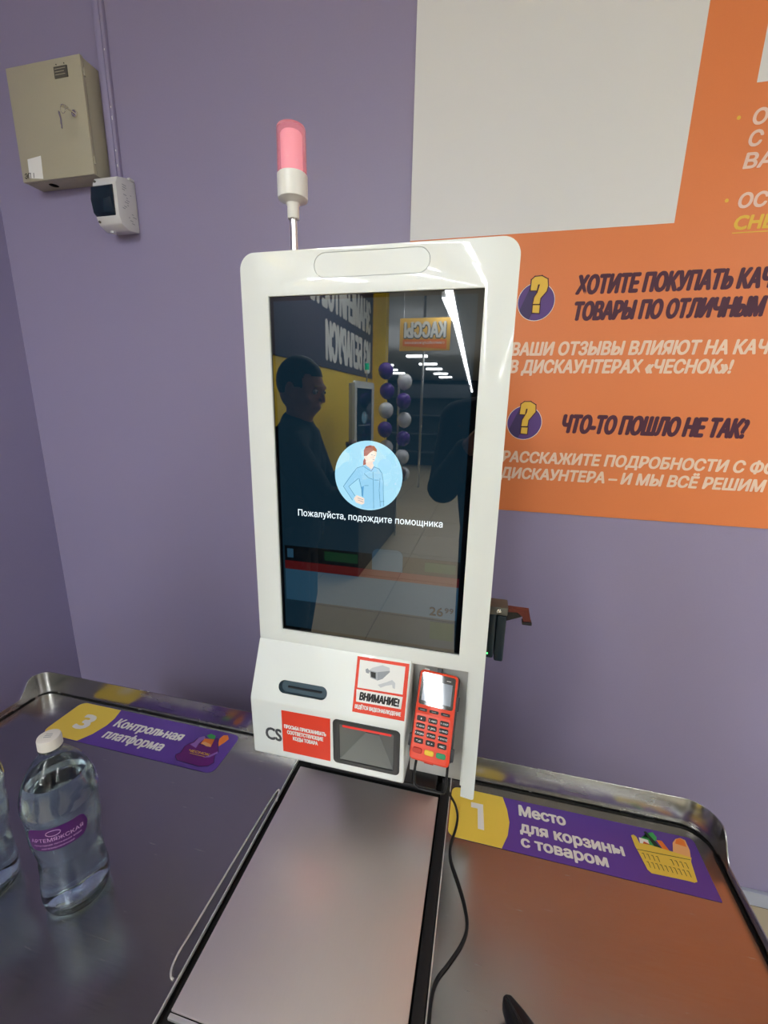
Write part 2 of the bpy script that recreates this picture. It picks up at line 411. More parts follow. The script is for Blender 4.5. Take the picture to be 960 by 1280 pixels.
NTH = ('first', 'second', 'third', 'fourth', 'fifth', 'sixth', 'seventh', 'eighth', 'ninth', 'tenth')
for i, (x, y) in enumerate(((-2.36, -9.9), (-2.54, -11.2), (-2.56, -12.3), (-1.34, -8.2), (-1.34, -9.7), (-1.36, -10.9), (-1.36, -12.4), (-1.37, -13.8))):
    tag(obj('ceiling_panel_light', box(x-0.19, x+0.19, y-0.05, y+0.05, 1.60, 1.63, 0.002), 'lamp', None, False), NTH[i]+' from the left of the far light dashes in the display reflection', 'light', 'far ceiling lights in the display reflection')

# ================================================================== WALL POSTER
WF = Fr((0, -0.004, 0), (1, 0, 0), (0, 0, 1))      # u=x, v=z, normal = -y
pst = thing('wall_poster', 'large orange information poster on the purple wall right of the kiosk', 'poster', (0.6, 0, 0.447))
obj('orange_board', poly(WF, rrect(-0.155, 1.45, 0.447, 2.1, 0.0), d=0, t=0.0035), 'orange', pst, False)
flat(WF, [(-0.155, 1.08), (0.400, 1.08), (0.400, 1.95), (-0.155, 1.95)], 'poster_white', pst, 0.0004, 'white_panel', 'blank white panel')
flat(WF, [(0.5015, 1.307), (0.95, 1.307), (0.95, 1.95), (0.5015, 1.95)], 'poster_white', pst, 0.0004, 'white_panel', 'small white panel cut by the picture edge')
def qbadge(cx, cz, r, q, dot, lab):
    flat(WF, circ(cx, cz, r+0.0012, 40), 'paper', pst, 0.0003, 'badge_outline')
    flat(WF, circ(cx, cz, r, 40), 'purple_print', pst, 0.0005, 'badge_disc', 'purple disc')
    # long shadow printed on the badge
    A = []
    for k in range(40):
        a = 2*PI*k/40; x = cx+r*math.cos(a); z = cz+r*math.sin(a)
        s = (x-cx)*0.9-(z-cz)*0.42
        if -0.72*r < s < 0.18*r+0.0: A.append((x, z))
    flat(WF, A, 'purple_dark_print', pst, 0.0007, 'badge_shadow')
    for P, e in ((q, 0), (dot, 0)):
        c = (sum(p[0] for p in P)/len(P), sum(p[1] for p in P)/len(P))
        lines(WF, [P+[P[0]]], 0.0042, 'aubergine', pst, 0.0009, 'question_mark_outline')
        flat(WF, P, 'yellow_print', pst, 0.0011, 'question_mark')
q1 = [(0.1282, 0.9627), (0.1287, 0.9845), (0.1353, 0.9904), (0.1497, 0.9913), (0.1623, 0.9846), (0.1647, 0.9707), (0.1626, 0.9599), (0.1511, 0.9462), (0.1501, 0.9336), (0.136, 0.9341), (0.1378, 0.9482), (0.1434, 0.9574), (0.1472, 0.9744), (0.1433, 0.9746), (0.1413, 0.9622)]
q1d = [(0.1362, 0.9315), (0.151, 0.9311), (0.1511, 0.9145), (0.1362, 0.9156)]
q2 = [(0.1299, 0.6884), (0.1313, 0.7115), (0.1384, 0.7169), (0.1523, 0.7172), (0.164, 0.7103), (0.1656, 0.6945), (0.1512, 0.6746), (0.1501, 0.6602), (0.1361, 0.6598), (0.1372, 0.6743), (0.146, 0.6923), (0.1469, 0.7012), (0.1434, 0.7011), (0.1419, 0.6876)]
q2d = [(0.1364, 0.6569), (0.1512, 0.6567), (0.1509, 0.6414), (0.136, 0.6424)]
qbadge(0.1423, 0.9385, 0.0395, q1, q1d, 'upper'); qbadge(0.1423, 0.6680, 0.0395, q2, q2d, 'lower')
H = 0.052
text('ХОТИТЕ ПОКУПАТЬ КАЧЕ', WF, 0.2234, 0.615, 0.950, 0.0405, 'aubergine', pst, 0.045, 0.09)
text('ТОВАРЫ ПО ОТЛИЧНЫМ', WF, 0.2225, 0.592, 0.896, 0.0405, 'aubergine', pst, 0.045, 0.09)
text('ВАШИ ОТЗЫВЫ ВЛИЯЮТ НА КАЧЕ', WF, 0.0960, 0.634, 0.8222, 0.0305, 'cream_print', pst, 0.035, 0.12)
text('В ДИСКАУНТЕРАХ «ЧЕСНОК»!', WF, 0.0960, 0.556, 0.7830, 0.0305, 'cream_print', pst, 0.035, 0.12)
text('ЧТО-ТО ПОШЛО НЕ ТАК?', WF, 0.2253, 0.6085, 0.6460, 0.0445, 'aubergine', pst, 0.045, 0.12)
text('РАССКАЖИТЕ ПОДРОБНОСТИ С ФО', WF, 0.0960, 0.680, 0.5707, 0.0285, 'cream_print', pst, 0.035, 0.12)
text('ДИСКАУНТЕРА – И МЫ ВСЁ РЕШИМ', WF, 0.0960, 0.666, 0.5300, 0.0285, 'cream_print', pst, 0.035, 0.12)
text('ОТ', WF, 0.5045, 0.553, 1.2385, 0.0275, 'pink_print', pst, 0.035, 0.12)
text('С', WF, 0.5045, 0.528, 1.2030, 0.0275, 'pink_print', pst, 0.035, 0.12)
text('ВА', WF, 0.5045, 0.556, 1.1660, 0.0275, 'pink_print', pst, 0.035, 0.12)
text('ОСТ', WF, 0.5070, 0.580, 1.0980, 0.0275, 'pink_print', pst, 0.035, 0.12)
text('CHE', WF, 0.5070, 0.575, 1.0595, 0.0275, 'yellow_print', pst, 0.035, 0.12)
lines(WF, [[(0.509, 1.0545), (0.60, 1.0545)]], 0.0018, 'yellow_print', pst, 0.0005, 'underline')
for (x, z) in ((0.4824, 1.2534), (0.488, 1.1137)): flat(WF, circ(x, z, 0.0035, 12), 'yellow_print', pst, 0.0005, 'bullet')

# ================================================================== METAL CABINET, BREAKER BOX, CONDUIT
cab = thing('metal_cabinet', 'beige metal wall cabinet with a key in its lock, top left', 'cabinet', (-1.1, 0, 1.265))
o = obj('body', box(-1.211, -0.980, -0.044, 0.0, 1.267, 1.518, 0.0015), 'beige', cab)
boolean(o, lathe(-1.145, -0.024, [(0.012, 1.25), (0.012, 1.30)], 20))
obj('cable_hole_liner', lathe(-1.145, -0.024, [(0.0118, 1.268), (0.0118, 1.2705), (0.010, 1.2705), (0.010, 1.29), (0.0001, 1.29)], 20, cap=False), 'seam', cab)
obj('door', box(-1.2125, -0.9785, -0.0545, -0.0455, 1.2665, 1.5195, 0.0015), 'beige', cab)
CF = Fr((0, -0.0545, 0), (1, 0, 0), (0, 0, 1))
pl = obj('plaque', poly(CF, rrect(-1.0605, -1.0195, 1.478, 1.502, 0.001), d=0.0012, t=0.0012), 'plaque', cab, False, 'dark brown plaque')
lines(CF, [[(-1.057, 1.497), (-1.025, 1.497)], [(-1.057, 1.491), (-1.030, 1.491)], [(-1.057, 1.485), (-1.027, 1.485)]], 0.0012, 'beige', pl, 0.0015)
for (x, z) in ((-1.052, 1.5065), (-1.028, 1.5065)): obj('rivet', poly(CF, circ(x, z, 0.0013, 10), d=0.0008, t=0.0008), 'black', cab)
ws = flat(CF, [(-1.188, 1.2745), (-1.143, 1.2695), (-1.140, 1.322), (-1.186, 1.318)], 'paper', cab, 0.0004, 'paper_label', 'white paper sticker')
text('ЭП 1', CF, -1.2035, -1.172, 1.274, 0.0125, 'print_black', cab, 0.01, 0.1, 0.0008)
def ydisc(cx, cz, prof, n=24, yb=-0.0545):
    bm = lathe(0, 0, prof, n); bm.transform(Matrix.Translation((cx, yb, cz)) @ Matrix.Rotation(PI/2, 4, 'X')); return bm
lk = obj('lock', ydisc(-1.0145, 1.400, [(0.0085, 0), (0.0085, 0.002), (0.007, 0.004), (0.0045, 0.004), (0.004, 0.0035), (0.0001, 0.0035)]), 'chrome', cab)
bm = box(-1.0165, -1.0125, -0.078, -0.058, 1.3985, 1.4015, 0.0005)
join(bm, lathe(-1.0145, -0.083, [(0.007, 1.399), (0.0078, 1.4), (0.007, 1.401)], 16))
join(bm, tube([(-1.0145+0.007*math.cos(a), -0.088, 1.392+0.009*math.sin(a)) for a in [2*PI*k/14 for k in range(14)]], 0.0007, 6, True))
obj('key', bm, 'chrome', lk)
# second key dangling from the ring
bm = poly(Fr((0, -0.090, 0), (1, 0, 0), (0, 0, 1)), [(-1.0225, 1.386), (-1.0195, 1.372), (-1.0205, 1.352), (-1.0225, 1.350), (-1.0245, 1.353), (-1.0235, 1.358), (-1.0250, 1.361), (-1.0240, 1.372), (-1.0275, 1.384), (-1.0265, 1.389)], d=0.0008, t=0.0016)
obj('hanging_key', bm, 'chrome', lk, True)
for z in (1.30, 1.486):
    obj('hinge', lathe(-0.9775, -0.0475, [(0.0022, z-0.008), (0.0022, z+0.008)], 10), 'beige', cab)

br = thing('breaker_box', 'small white circuit breaker box with smoked window below the beige cabinet', 'breaker box', (-0.94, 0, 1.14))
# side profile (y,z) extruded along x
def xprofile(prof, x0, x1, b=0.0, seg=2):
    bm = bmesh.new(); A = [bm.verts.new((x0, y, z)) for y, z in prof]; B = [bm.verts.new((x1, y, z)) for y, z in prof]
    bm.faces.new(A); bm.faces.new(list(reversed(B))); n = len(A)
    for i in range(n): bm.faces.new((A[i], B[i], B[(i+1) % n], A[(i+1) % n]))
    bmesh.ops.recalc_face_normals(bm, faces=bm.faces); bev(bm, b, seg); return bm
o = obj('body', xprofile([(0, 1.1435), (-0.038, 1.137), (-0.060, 1.147), (-0.067, 1.163), (-0.067, 1.238), (-0.060, 1.253), (-0.030, 1.2625), (0, 1.2625)], -0.9775, -0.905, 0.003), 'breaker', br)
bw = obj('window', xprofile([(-0.064, 1.162), (-0.0745, 1.170), (-0.079, 1.20), (-0.0745, 1.229), (-0.064, 1.236)], -0.9765, -0.9145, 0.002), 'dark_window', br, label='smoked flip-up window')
BF = Fr((-0.905, 0, 0), (0, -1, 0), (0, 0, 1)); BF.n = Vector((1, 0, 0))
random.seed(3)
bm = bmesh.new()
for k in range(16):
    y = 0.008+random.random()*0.036; z = 1.158+k*0.0055; L = 0.004+random.random()*0.010
    join(bm, poly(BF, [(y, z), (y+L, z), (y+L, z+0.0018), (y, z+0.0018)], d=0.0004))
obj('small_print', bm, 'print_grey', br, False)
for (x, z) in ((-0.970, 1.244), (-0.970, 1.153)): obj('screw', ydisc(x, z, [(0.003, 0), (0.003, 0.003)], 12, -0.063), 'plaque', br)
obj('lug', box(-0.912, -0.903, -0.020, -0.004, 1.2625, 1.2675, 0.001), 'breaker', br)
obj('lug', box(-0.960, -0.950, -0.045, -0.036, 1.1335, 1.1385, 0.001), 'breaker', br)
cdt = thing('cable_trunking', 'purple painted cable trunking running up the wall beside the beige cabinet', 'trunking', (-0.953, 0, 1.262))
obj('channel', box(-0.967, -0.940, -0.010, 0, 1.263, CEIL, 0.001), 'wall', cdt)
obj('lid', box(-0.9655, -0.9475, -0.0135, -0.0101, 1.263, CEIL, 0.001), 'wall_side', cdt)
for (z, h) in ((1.30, .006), (1.335, .004), (1.405, .008), (1.43, .004), (1.55, .004)): obj('paint_chip', poly(Fr((0, -0.0102, 0), (1, 0, 0), (0, 0, 1)), [(-0.946, z), (-0.9445, z-h*.3), (-0.944, z+h), (-0.9462, z+h*.8)], d=0.0), 'paper', cdt, False)

# ================================================================== COUNTER, TRAYS, SCALE PLATE
cb = thing('checkout_counter', 'dark self-checkout counter base carrying trays and scale plate', 'counter', (-0.24, -0.68, FLOOR))
obj('body', box(-0.940, 0.460, -0.940, -0.425, FLOOR+0.06, -0.030, 0.003), 'cabinet_base', cb)
obj('plinth', box(-0.90, 0.42, -0.90, -0.45, FLOOR, FLOOR+0.06), 'black', cb)
obj('top_sheet', box(-0.945, 0.465, -0.945, -0.420, -0.030, -0.012, 0.001), 'black', cb)
obj('divider_bar', box(0.0235, 0.0385, -0.945, -0.425, -0.012, 0.004, 0.003), 'rubber', cb, label='black rubber divider bar right of the scale plate')
obj('back_rail', box(-0.264, 0.0385, -0.4235, -0.4185, -0.012, 0.052, 0.001), 'steel_rim', cb)
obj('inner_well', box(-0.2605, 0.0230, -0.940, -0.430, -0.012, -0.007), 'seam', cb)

pl = thing('scale_plate', 'satin steel scale plate in the middle of the counter below the kiosk', 'scale plate', (-0.118, -0.64, -0.007))
obj('plate', box(-0.2550, 0.0205, -0.8335, -0.468, -0.0035, 0.0, 0.0012), 'plate', pl)
obj('front_lip', box(-0.2550, 0.0205, -0.8400, -0.8345, -0.006, -0.0015, 0.001), 'edge', pl)
obj('support_pad', box(-0.230, -0.005, -0.81, -0.49, -0.007, -0.0035), 'black', pl)

def rim(path, hs, t=0.0022):
    """upright sheet rim along plan path with heights hs"""
    bm = bmesh.new(); n = len(path); P = [Vector((p[0], p[1], 0)) for p in path]; R = []
    for i in range(n):
        a = P[max(0, i-1)]; b = P[min(n-1, i+1)]; tt = (b-a).normalized(); nn = Vector((tt.y, -tt.x, 0))
        R.append([bm.verts.new(P[i]+Vector((0, 0, -0.010))), bm.verts.new(P[i]+Vector((0, 0, hs[i]-0.0008))), bm.verts.new(P[i]-nn*(t*0.3)+Vector((0, 0, hs[i]))),
                  bm.verts.new(P[i]-nn*t+Vector((0, 0, hs[i]-0.0006))), bm.verts.new(P[i]-nn*t+Vector((0, 0, -0.010)))])
    for i in range(n-1):
        for k in range(5): bm.faces.new((R[i][k], R[i][(k+1) % 5], R[i+1][(k+1) % 5], R[i+1][k]))
    bm.faces.new(R[0]); bm.faces.new(list(reversed(R[-1])))
    bmesh.ops.recalc_face_normals(bm, faces=bm.faces)
    return bm
def rim_path(xi, xo, yb, r, yf, sgn):
    """from inner x along the back, round the corner, to the front; sgn=+1 right tray, -1 left tray"""
    path = []; hs = []
    for k in range(9): path.append((xi+(xo-sgn*r-xi)*k/8, yb)); hs.append(0.057)
    for k in range(1, 11):
        a = 0.5*PI*k/10; path.append((xo-sgn*r+sgn*r*math.sin(a), yb-r+r*math.cos(a))); hs.append(0.057)
    ys = yb-r
    for k in range(1, 17):
        y = ys-0.036*k/16-0.002; t_ = k/16; s = t_*t_*(3-2*t_); path.append((xo, y)); hs.append(0.056*(1-s)+0.018*s)
    for k in range(1, 11): path.append((xo, ys-0.038+(yf-ys+0.038)*k/10)); hs.append(0.018)
    return path, hs
def tray(name, label, xi, xo, sgn, r):
    yb, yf = -0.416, -0.945
    t = thing(name, label, 'tray', ((xi+xo)/2, -0.68, -0.012))
    path, hs = rim_path(xi, xo, yb, r, yf, sgn)
    # floor plate follows the rim
    pp = [(x-sgn*0.0015 if abs(x-xo) < 1e-4 else x, y-0.0015) for x, y in path]
    pts = [(xi, yf)]+pp if sgn > 0 else pp+[(xi, yf)]
    TF = Fr((0, 0, 0), (1, 0, 0), (0, 1, 0))
    if sgn < 0: pts = list(reversed(pts))
    bm = bmesh.new(); fc = bm.faces.new([bm.verts.new((x, y, 0)) for x, y in pts]); 
    r_ = bmesh.ops.extrude_face_region(bm, geom=[fc]); bmesh.ops.translate(bm, verts=[g for g in r_['geom'] if isinstance(g, bmesh.types.BMVert)], vec=(0, 0, -0.012))
    bmesh.ops.recalc_face_normals(bm, faces=bm.faces)
    obj('tray_floor', bm, 'steel', t, False)
    obj('rim', rim(path, hs), 'steel_rim', t)
    obj('corner_shadow_line', tube([(x-(sgn*0.0032 if i > 18 else 0), y-(0.0032 if i <= 18 else 0.0), 0.0009) for i, (x, y) in enumerate(path)], 0.0017, 6), 'seam', t)  # dark tube stands in for the shadow gap where floor meets rim
    return t, TF
rt, TF = tray('steel_tray', 'right steel tray reflecting orange, for the shopping basket', 0.0405, 0.4725, 1, 0.040)
lt, _ = tray('steel_tray', 'left steel tray carrying the water bottle', -0.266, -0.957, -1, 0.028)
obj('bright_edge', box(-0.2672, -0.2652, -0.945, -0.420, -0.004, 0.0012, 0.0003), 'edge', lt)
obj('side_edge', box(0.0395, 0.0412, -0.945, -0.420, -0.010, 0.0012, 0.0003), 'edge', rt)
# finger lip in the left tray
lip = catmull([(-0.2635, -0.552, 0.001), (-0.2660, -0.540, 0.0016), (-0.2695, -0.5305, 0.002), (-0.2725, -0.535, 0.002), (-0.2745, -0.56, 0.002), (-0.2785, -0.66, 0.002), (-0.2815, -0.76, 0.002), (-0.2825, -0.785, 0.002), (-0.2805, -0.800, 0.002), (-0.2755, -0.808, 0.0016), (-0.2710, -0.8095, 0.001)], 6)
obj('finger_recess', poly(TF, [(-0.2680, -0.548), (-0.2705, -0.5345), (-0.2733, -0.56), (-0.2775, -0.66), (-0.2807, -0.76), (-0.2812, -0.785), (-0.2785, -0.800), (-0.2725, -0.806), (-0.2680, -0.806)], d=0.0005), 'recess', lt, False)
obj('recess_lip', tube(lip, 0.0014, 8), 'edge', lt)

# ---- sticker "1"
s1 = obj('platform_sticker', poly(TF, rrect(0.0435, 0.4470, -0.5375, -0.4385, 0.012, rs=(0.012, 0.002, 0.008, 0.012)), d=0.0006), 'stk_purple', rt, False, 'purple and yellow floor sticker with a basket')
flat(TF, rrect(0.0435, 0.132, -0.5375, -0.4385, 0.012, rs=(0.012, 0, 0, 0.012))[:8]+[(0.132, -0.5375), (0.1425, -0.512), (0.1462, -0.487), (0.1430, -0.462), (0.136, -0.4385)]+rrect(0.0435, 0.132, -0.5375, -0.4385, 0.012, rs=(0.012, 0, 0, 0.012))[9:], 'stk_yellow', s1, 0.0009, 'yellow_field')
flat(TF, [(0.0795, -0.4640), (0.1010, -0.4640), (0.1035, -0.5130), (0.0930, -0.5130), (0.0915, -0.4745), (0.0800, -0.4745)], 'paper', s1, 0.0013, 'lettering')
text('Место', TF, 0.163, 0.242, -0.4700, 0.0225, 'paper', s1, 0.04, 0, 0.0013)
text('для корзины', TF, 0.163, 0.3265, -0.5010, 0.0215, 'paper', s1, 0.04, 0, 0.0013)
text('с товаром', TF, 0.163, 0.2965, -0.5265, 0.0205, 'paper', s1, 0.04, 0, 0.0013)
flat(TF, [(0.377, -0.4463), (0.3842, -0.4436), (0.3879, -0.4517), (0.3848, -0.459), (0.3783, -0.4574), (0.3648, -0.4561), (0.3607, -0.4604), (0.3620, -0.472), (0.378, -0.472)], 'p_green', s1, 0.0010, 'print')
flat(TF, [(0.3582, -0.4594), (0.3717, -0.4608), (0.3719, -0.4734), (0.3563, -0.4751)], 'paper', s1, 0.0011, 'print')
flat(TF, [(0.364, -0.4650), (0.3719, -0.468), (0.3719, -0.4734), (0.3600, -0.4722)], 'p_red', s1, 0.0012, 'print')
flat(TF, [(0.3853, -0.4572), (0.3938, -0.4566), (0.3998, -0.4708), (0.3990, -0.476), (0.3909, -0.4731)], 'p_orange', s1, 0.0012, 'print')
flat(TF, [(0.3691, -0.4467), (0.3732, -0.4448), (0.3898, -0.4726), (0.3862, -0.4751), (0.3793, -0.4715)], 'p_dgreen', s1, 0.0013, 'print')
flat(TF, [(0.4037, -0.4760), (0.4107, -0.4554), (0.4178, -0.4472), (0.4260, -0.4430), (0.4330, -0.4452), (0.4332, -0.4622), (0.4286, -0.4790)], 'p_bread', s1, 0.0012, 'print')
flat(TF, [(0.4140, -0.4560), (0.4190, -0.4472), (0.4255, -0.4440), (0.4310, -0.4470), (0.4300, -0.4580)], 'p_orange', s1, 0.0013, 'print')
flat(TF, [(0.3463, -0.4592), (0.3510, -0.4566), (0.3545, -0.4600), (0.3560, -0.4700), (0.3744, -0.4696), (0.4007, -0.4721), (0.4305, -0.4757), (0.4270, -0.483), (0.4231, -0.515), (0.4180, -0.5175), (0.4091, -0.517), (0.3587, -0.5187), (0.3543, -0.5142), (0.3491, -0.4855), (0.3471, -0.4783)], 'stk_yellow', s1, 0.0014, 'basket_print')
segs = [[(0.3491, -0.4830), (0.4265, -0.4803)]]
for k in range(10):
    if k not in (4, 5): x = 0.3565+k*0.0068; segs.append([(x-0.002, -0.4880), (x, -0.4880), (x+0.0006, -0.4960)])
    x = 0.3595+k*0.0063; segs.append([(x-0.002, -0.5010), (x, -0.5010), (x+0.0006, -0.5095)])
lines(TF, segs, 0.0009, 'p_dgreen', s1, 0.0017)
# ---- sticker "3"
s3 = obj('platform_sticker', poly(TF, rrect(-0.8330, -0.4120, -0.5300, -0.4280, 0.016), d=0.0006), 'stk_purple', lt, False, 'purple and yellow floor sticker with a bag')
rr = rrect(-0.8320, -0.720, -0.5290, -0.4290, 0.015, rs=(0.015, 0, 0, 0.015))
flat(TF, rr[:7]+[(-0.7370, -0.5290), (-0.7220, -0.505), (-0.7145, -0.478), (-0.7150, -0.455), (-0.7230, -0.4290)]+rr[9:], 'stk_yellow', s3, 0.0009, 'yellow_field')
text('3', TF, -0.784, -0.749, -0.5020, 0.046, 'paper', s3, 0.045, -0.05, 0.0013)
text('Контрольная', TF, -0.7000, -0.528, -0.4760, 0.0250, 'paper', s3, 0.035, 0.0, 0.0013)
text('платформа', TF, -0.6960, -0.549, -0.5090, 0.0240, 'paper', s3, 0.035, 0.0, 0.0013)
flat(TF, [(-0.4425, -0.470), (-0.4515, -0.4469), (-0.4486, -0.4362), (-0.4399, -0.4339), (-0.432, -0.4429), (-0.4341, -0.4519)], 'p_orange', s3, 0.0010, 'print')
bag = [(-0.5082, -0.5128), (-0.5118, -0.5072), (-0.5057, -0.5011), (-0.5086, -0.4847), (-0.5038, -0.474), (-0.4994, -0.4705), (-0.4977, -0.4592), (-0.4868, -0.4489), (-0.4811, -0.4511), (-0.4822, -0.4719), (-0.4707, -0.4712), (-0.4569, -0.4711), (-0.4607, -0.4512), (-0.455, -0.4478), (-0.4324, -0.4794), (-0.4333, -0.4908), (-0.4248, -0.5058), (-0.4309, -0.5159), (-0.4477, -0.5213), (-0.4713, -0.5202), (-0.4992, -0.5191)]
flat(TF, bag, 'bag_purple', s3, 0.0011, 'bag_print')
lines(TF, [bag+[bag[0]]], 0.0014, 'purple_dark_print', s3, 0.0013)
flat(TF, [(-0.4811, -0.470), (-0.4823, -0.4551), (-0.4604, -0.4517), (-0.4552, -0.4725)], 'p_orange', s3, 0.0014, 'print')
flat(TF, [(-0.4811, -0.468), (-0.4760, -0.463), (-0.4600, -0.466), (-0.4552, -0.4725), (-0.466, -0.473)], 'p_bread', s3, 0.0016, 'print')
flat(TF, [(-0.4832, -0.4467), (-0.4767, -0.44), (-0.4635, -0.4427), (-0.4604, -0.4517), (-0.4721, -0.4524)], 'p_green', s3, 0.0016, 'print')
flat(TF, [(-0.5015, -0.477), (-0.496, -0.4696), (-0.4958, -0.4562), (-0.4868, -0.4489), (-0.4812, -0.4524), (-0.4854, -0.4703), (-0.4832, -0.4826)], 'bag_lilac', s3, 0.0014, 'print')
flat(TF, [(-0.4534, -0.5005), (-0.4444, -0.4915), (-0.4339, -0.4787), (-0.4315, -0.4836), (-0.4411, -0.4961)], 'bag_lilac', s3, 0.0014, 'print')
text('ЧЕСНОК', TF, -0.4925, -0.4445, -0.4945, 0.0060, 'yellow_print', s3, 0.03, 0.0, 0.0018)
lines(TF, [[(-0.486, -0.4975), (-0.452, -0.4978)]], 0.0010, 'yellow_print', s3, 0.0018)

# ================================================================== KIOSK
ks = thing('self_checkout_kiosk', 'white self-checkout kiosk with a tall black touchscreen on the counter', 'kiosk', (-0.108, -0.47, 0.0))
KF = Fr((0, -0.52, 0), (1, 0, 0), (0, 0, 1))
XL, XR, ZT = -0.297, 0.0812, 0.9025
outer = rrect(0.0592, XR, 0.0652, 0.2, 0.0, rs=(0.002, 0.003, 0, 0))[:14]
def arc(cx, cy, r, a0, a1, n=8): return [(cx+r*math.cos(a0+(a1-a0)*k/n), cy+r*math.sin(a0+(a1-a0)*k/n)) for k in range(n+1)]
outer = [(XL, 0.3085), (XL-0.0, 0.3075), (-0.0310, 0.3075), (-0.0310, 0.3040), (0.0592, 0.3040), (0.0592, 0.0675)]+arc(XR-0.004, 0.0692, 0.004, -PI/2, 0, 4)+arc(XR-0.022, ZT-0.022, 0.022, 0, PI/2)+arc(XL+0.022, ZT-0.022, 0.022, PI/2, PI)
outer = outer[1:]
pill = rrect(-0.1853, -0.0290, 0.8665, 0.9015-0.0025, 0.0158, 8)
pill = rrect(-0.1855, -0.0290, 0.8670, 0.8965, 0.01474, 8)
hole = [(-0.2556, 0.3294), (0.0416, 0.3294), (0.0416, 0.8465), (-0.2556, 0.8465)]
big_pill = rrect(-0.1860, -0.0285, 0.8665, 0.8970, 0.01524, 8)
obj('front_frame', poly(KF, outer, [hole, big_pill], 0.0, 0.022, 0.0022, 3), 'white', ks)
obj('camera_cover', poly(KF, pill, (), -0.0003, 0.018, 0.0004, 1), 'white', ks, label='oval cover plate above the display')
obj('cover_gap', poly(KF, rrect(-0.19, -0.025, 0.862, 0.8988, 0.012), (), -0.006, 0.004), 'groove', ks, False)
# housings
obj('rear_housing', box(XL+0.012, XR-0.012, -0.498, -0.455, 0.318, 0.885, 0.006), 'housing', ks)
# chin
o = obj('lower_shell', xprofile([(-0.5205, 0.3083), (-0.5610, 0.2180), (-0.5580, 0.1090), (-0.5540, 0.1040), (-0.488, 0.1040), (-0.488, 0.3083)], -0.2985, -0.0315, 0.0028, 3), 'white', ks, label='projecting lower shell with sloped face')
SF = Fr((0, -0.5205, 0.3083), (1, 0, 0), (0, 0.0405, 0.0903))
LF = Fr((0, -0.5610, 0.2180), (1, 0, 0), (0, -0.003, 0.109)); LF.v = Vector((0, -0.0275, 0.99962)).normalized(); LF.u = Vector((1, 0, 0)); LF.n = LF.u.cross(LF.v)
def LV(z): return (z-0.2180)/LF.v.z
slot = rrect(-0.2500, -0.1640, -0.0825, -0.0615, 0.0104, 8)
boolean(o, poly(SF, slot, (), 0.01, 0.022))
scan = rrect(-0.1392, -0.0490, LV(0.131), LV(0.2010), 0.002, 2)
boolean(o, poly(LF, scan, (), 0.01, 0.052))
def tub(fr, loop, d, depth, shrink, name, m, parent, dx=0.0, dy=0.0, backm=None, smooth=True):
    cx = sum(p[0] for p in loop)/len(loop); cy = sum(p[1] for p in loop)/len(loop)
    bm = bmesh.new()
    A = [bm.verts.new(fr.p(a, b, d)) for a, b in loop]; B = [bm.verts.new(fr.p(cx+dx+(a-cx)*shrink, cy+dy+(b-cy)*shrink, d-depth)) for a, b in loop]
    n = len(A)
    for i in range(n): bm.faces.new((A[i], A[(i+1) % n], B[(i+1) % n], B[i]))
    if not backm: bm.faces.new(B)
    o = obj(name, bm, m, parent, False)
    if backm:
        bm = bmesh.new(); bm.faces.new([bm.verts.new(fr.p(cx+dx+(a-cx)*shrink, cy+dy+(b-cy)*shrink, d-depth)) for a, b in loop])
        obj('cavity_back', bm, backm, o, False)
    return o
tub(SF, rrect(-0.2498, -0.1642, -0.0823, -0.0617, 0.0102, 8), 0.0, 0.0105, 0.97, 'receipt_slot', 'slot', ks)
bm = box(-0.236, -0.176, -0.5445, -0.5415, 0.2375, 0.2395)
obj('slot_lip', bm, 'dark_housing', ks)
so = obj('scanner_frame', poly(LF, rrect(-0.1503, -0.0388, LV(0.1232), LV(0.2085), 0.0075, 6), [scan], 0.0022, 0.0026, 0.001, 2), 'scan_frame', ks, label='dark frame around the barcode reader')
cav = tub(LF, [(-0.1392, LV(0.131)), (-0.0490, LV(0.131)), (-0.0490, LV(0.201)), (-0.1392, LV(0.201))], 0.0, 0.040, 0.27, 'scanner_cavity', 'scan_in', ks, 0.0, -0.002, 'scan_back')
cav['label'] = 'grey funnel behind the reader window'
obj('red_light', box(-0.1345, -0.0535, -0.560, -0.556, 0.1945, 0.1995, 0.0005), 'scan_led', cav)
# stickers on the chin
st = flat(LF, [(-0.2418, LV(0.1218)), (-0.1560, LV(0.1218)), (-0.1548, LV(0.2070)), (-0.2412, LV(0.2055))], 'red', ks, 0.0006, 'red_sticker', 'plain red sticker asking to scan product codes')
text('ПРОСЬБА ПРИСКАНИВАТЬ', LF, -0.2375, -0.1622, LV(0.1708), 0.0078, 'paper', st, 0.035, 0, 0.0009)
text('СООТВЕТСТВУЮЩИЕ', LF, -0.2325, -0.1676, LV(0.1600), 0.0078, 'paper', st, 0.035, 0, 0.0009)
text('КОДЫ ТОВАРА', LF, -0.2224, -0.1775, LV(0.1493), 0.0078, 'paper', st, 0.035, 0, 0.0009)
text('CS', LF, -0.2735, -0.2430, LV(0.1405), 0.0265, 'cs', ks, 0.028, 0, 0.0004)
ws = flat(SF, [(-0.1185, -0.0905), (-0.0338, -0.0905), (-0.0347, -0.0049), (-0.1205, -0.0052)], 'red', ks, 0.0005, 'warning_sticker', 'red framed video surveillance sticker')
flat(SF, [(-0.1146, -0.0531), (-0.0405, -0.0521), (-0.0405, -0.0099), (-0.1157, -0.0101)], 'paper', ws, 0.0008, 'white_field')
flat(SF, [(-0.1140, -0.0745), (-0.0408, -0.0739), (-0.0398, -0.0555), (-0.1157, -0.0558)], 'paper', ws, 0.0008, 'white_field')
text('ВНИМАНИЕ!', SF, -0.1095, -0.0445, -0.0712, 0.0125, 'print_black', ws, 0.045, 0.05, 0.0012)
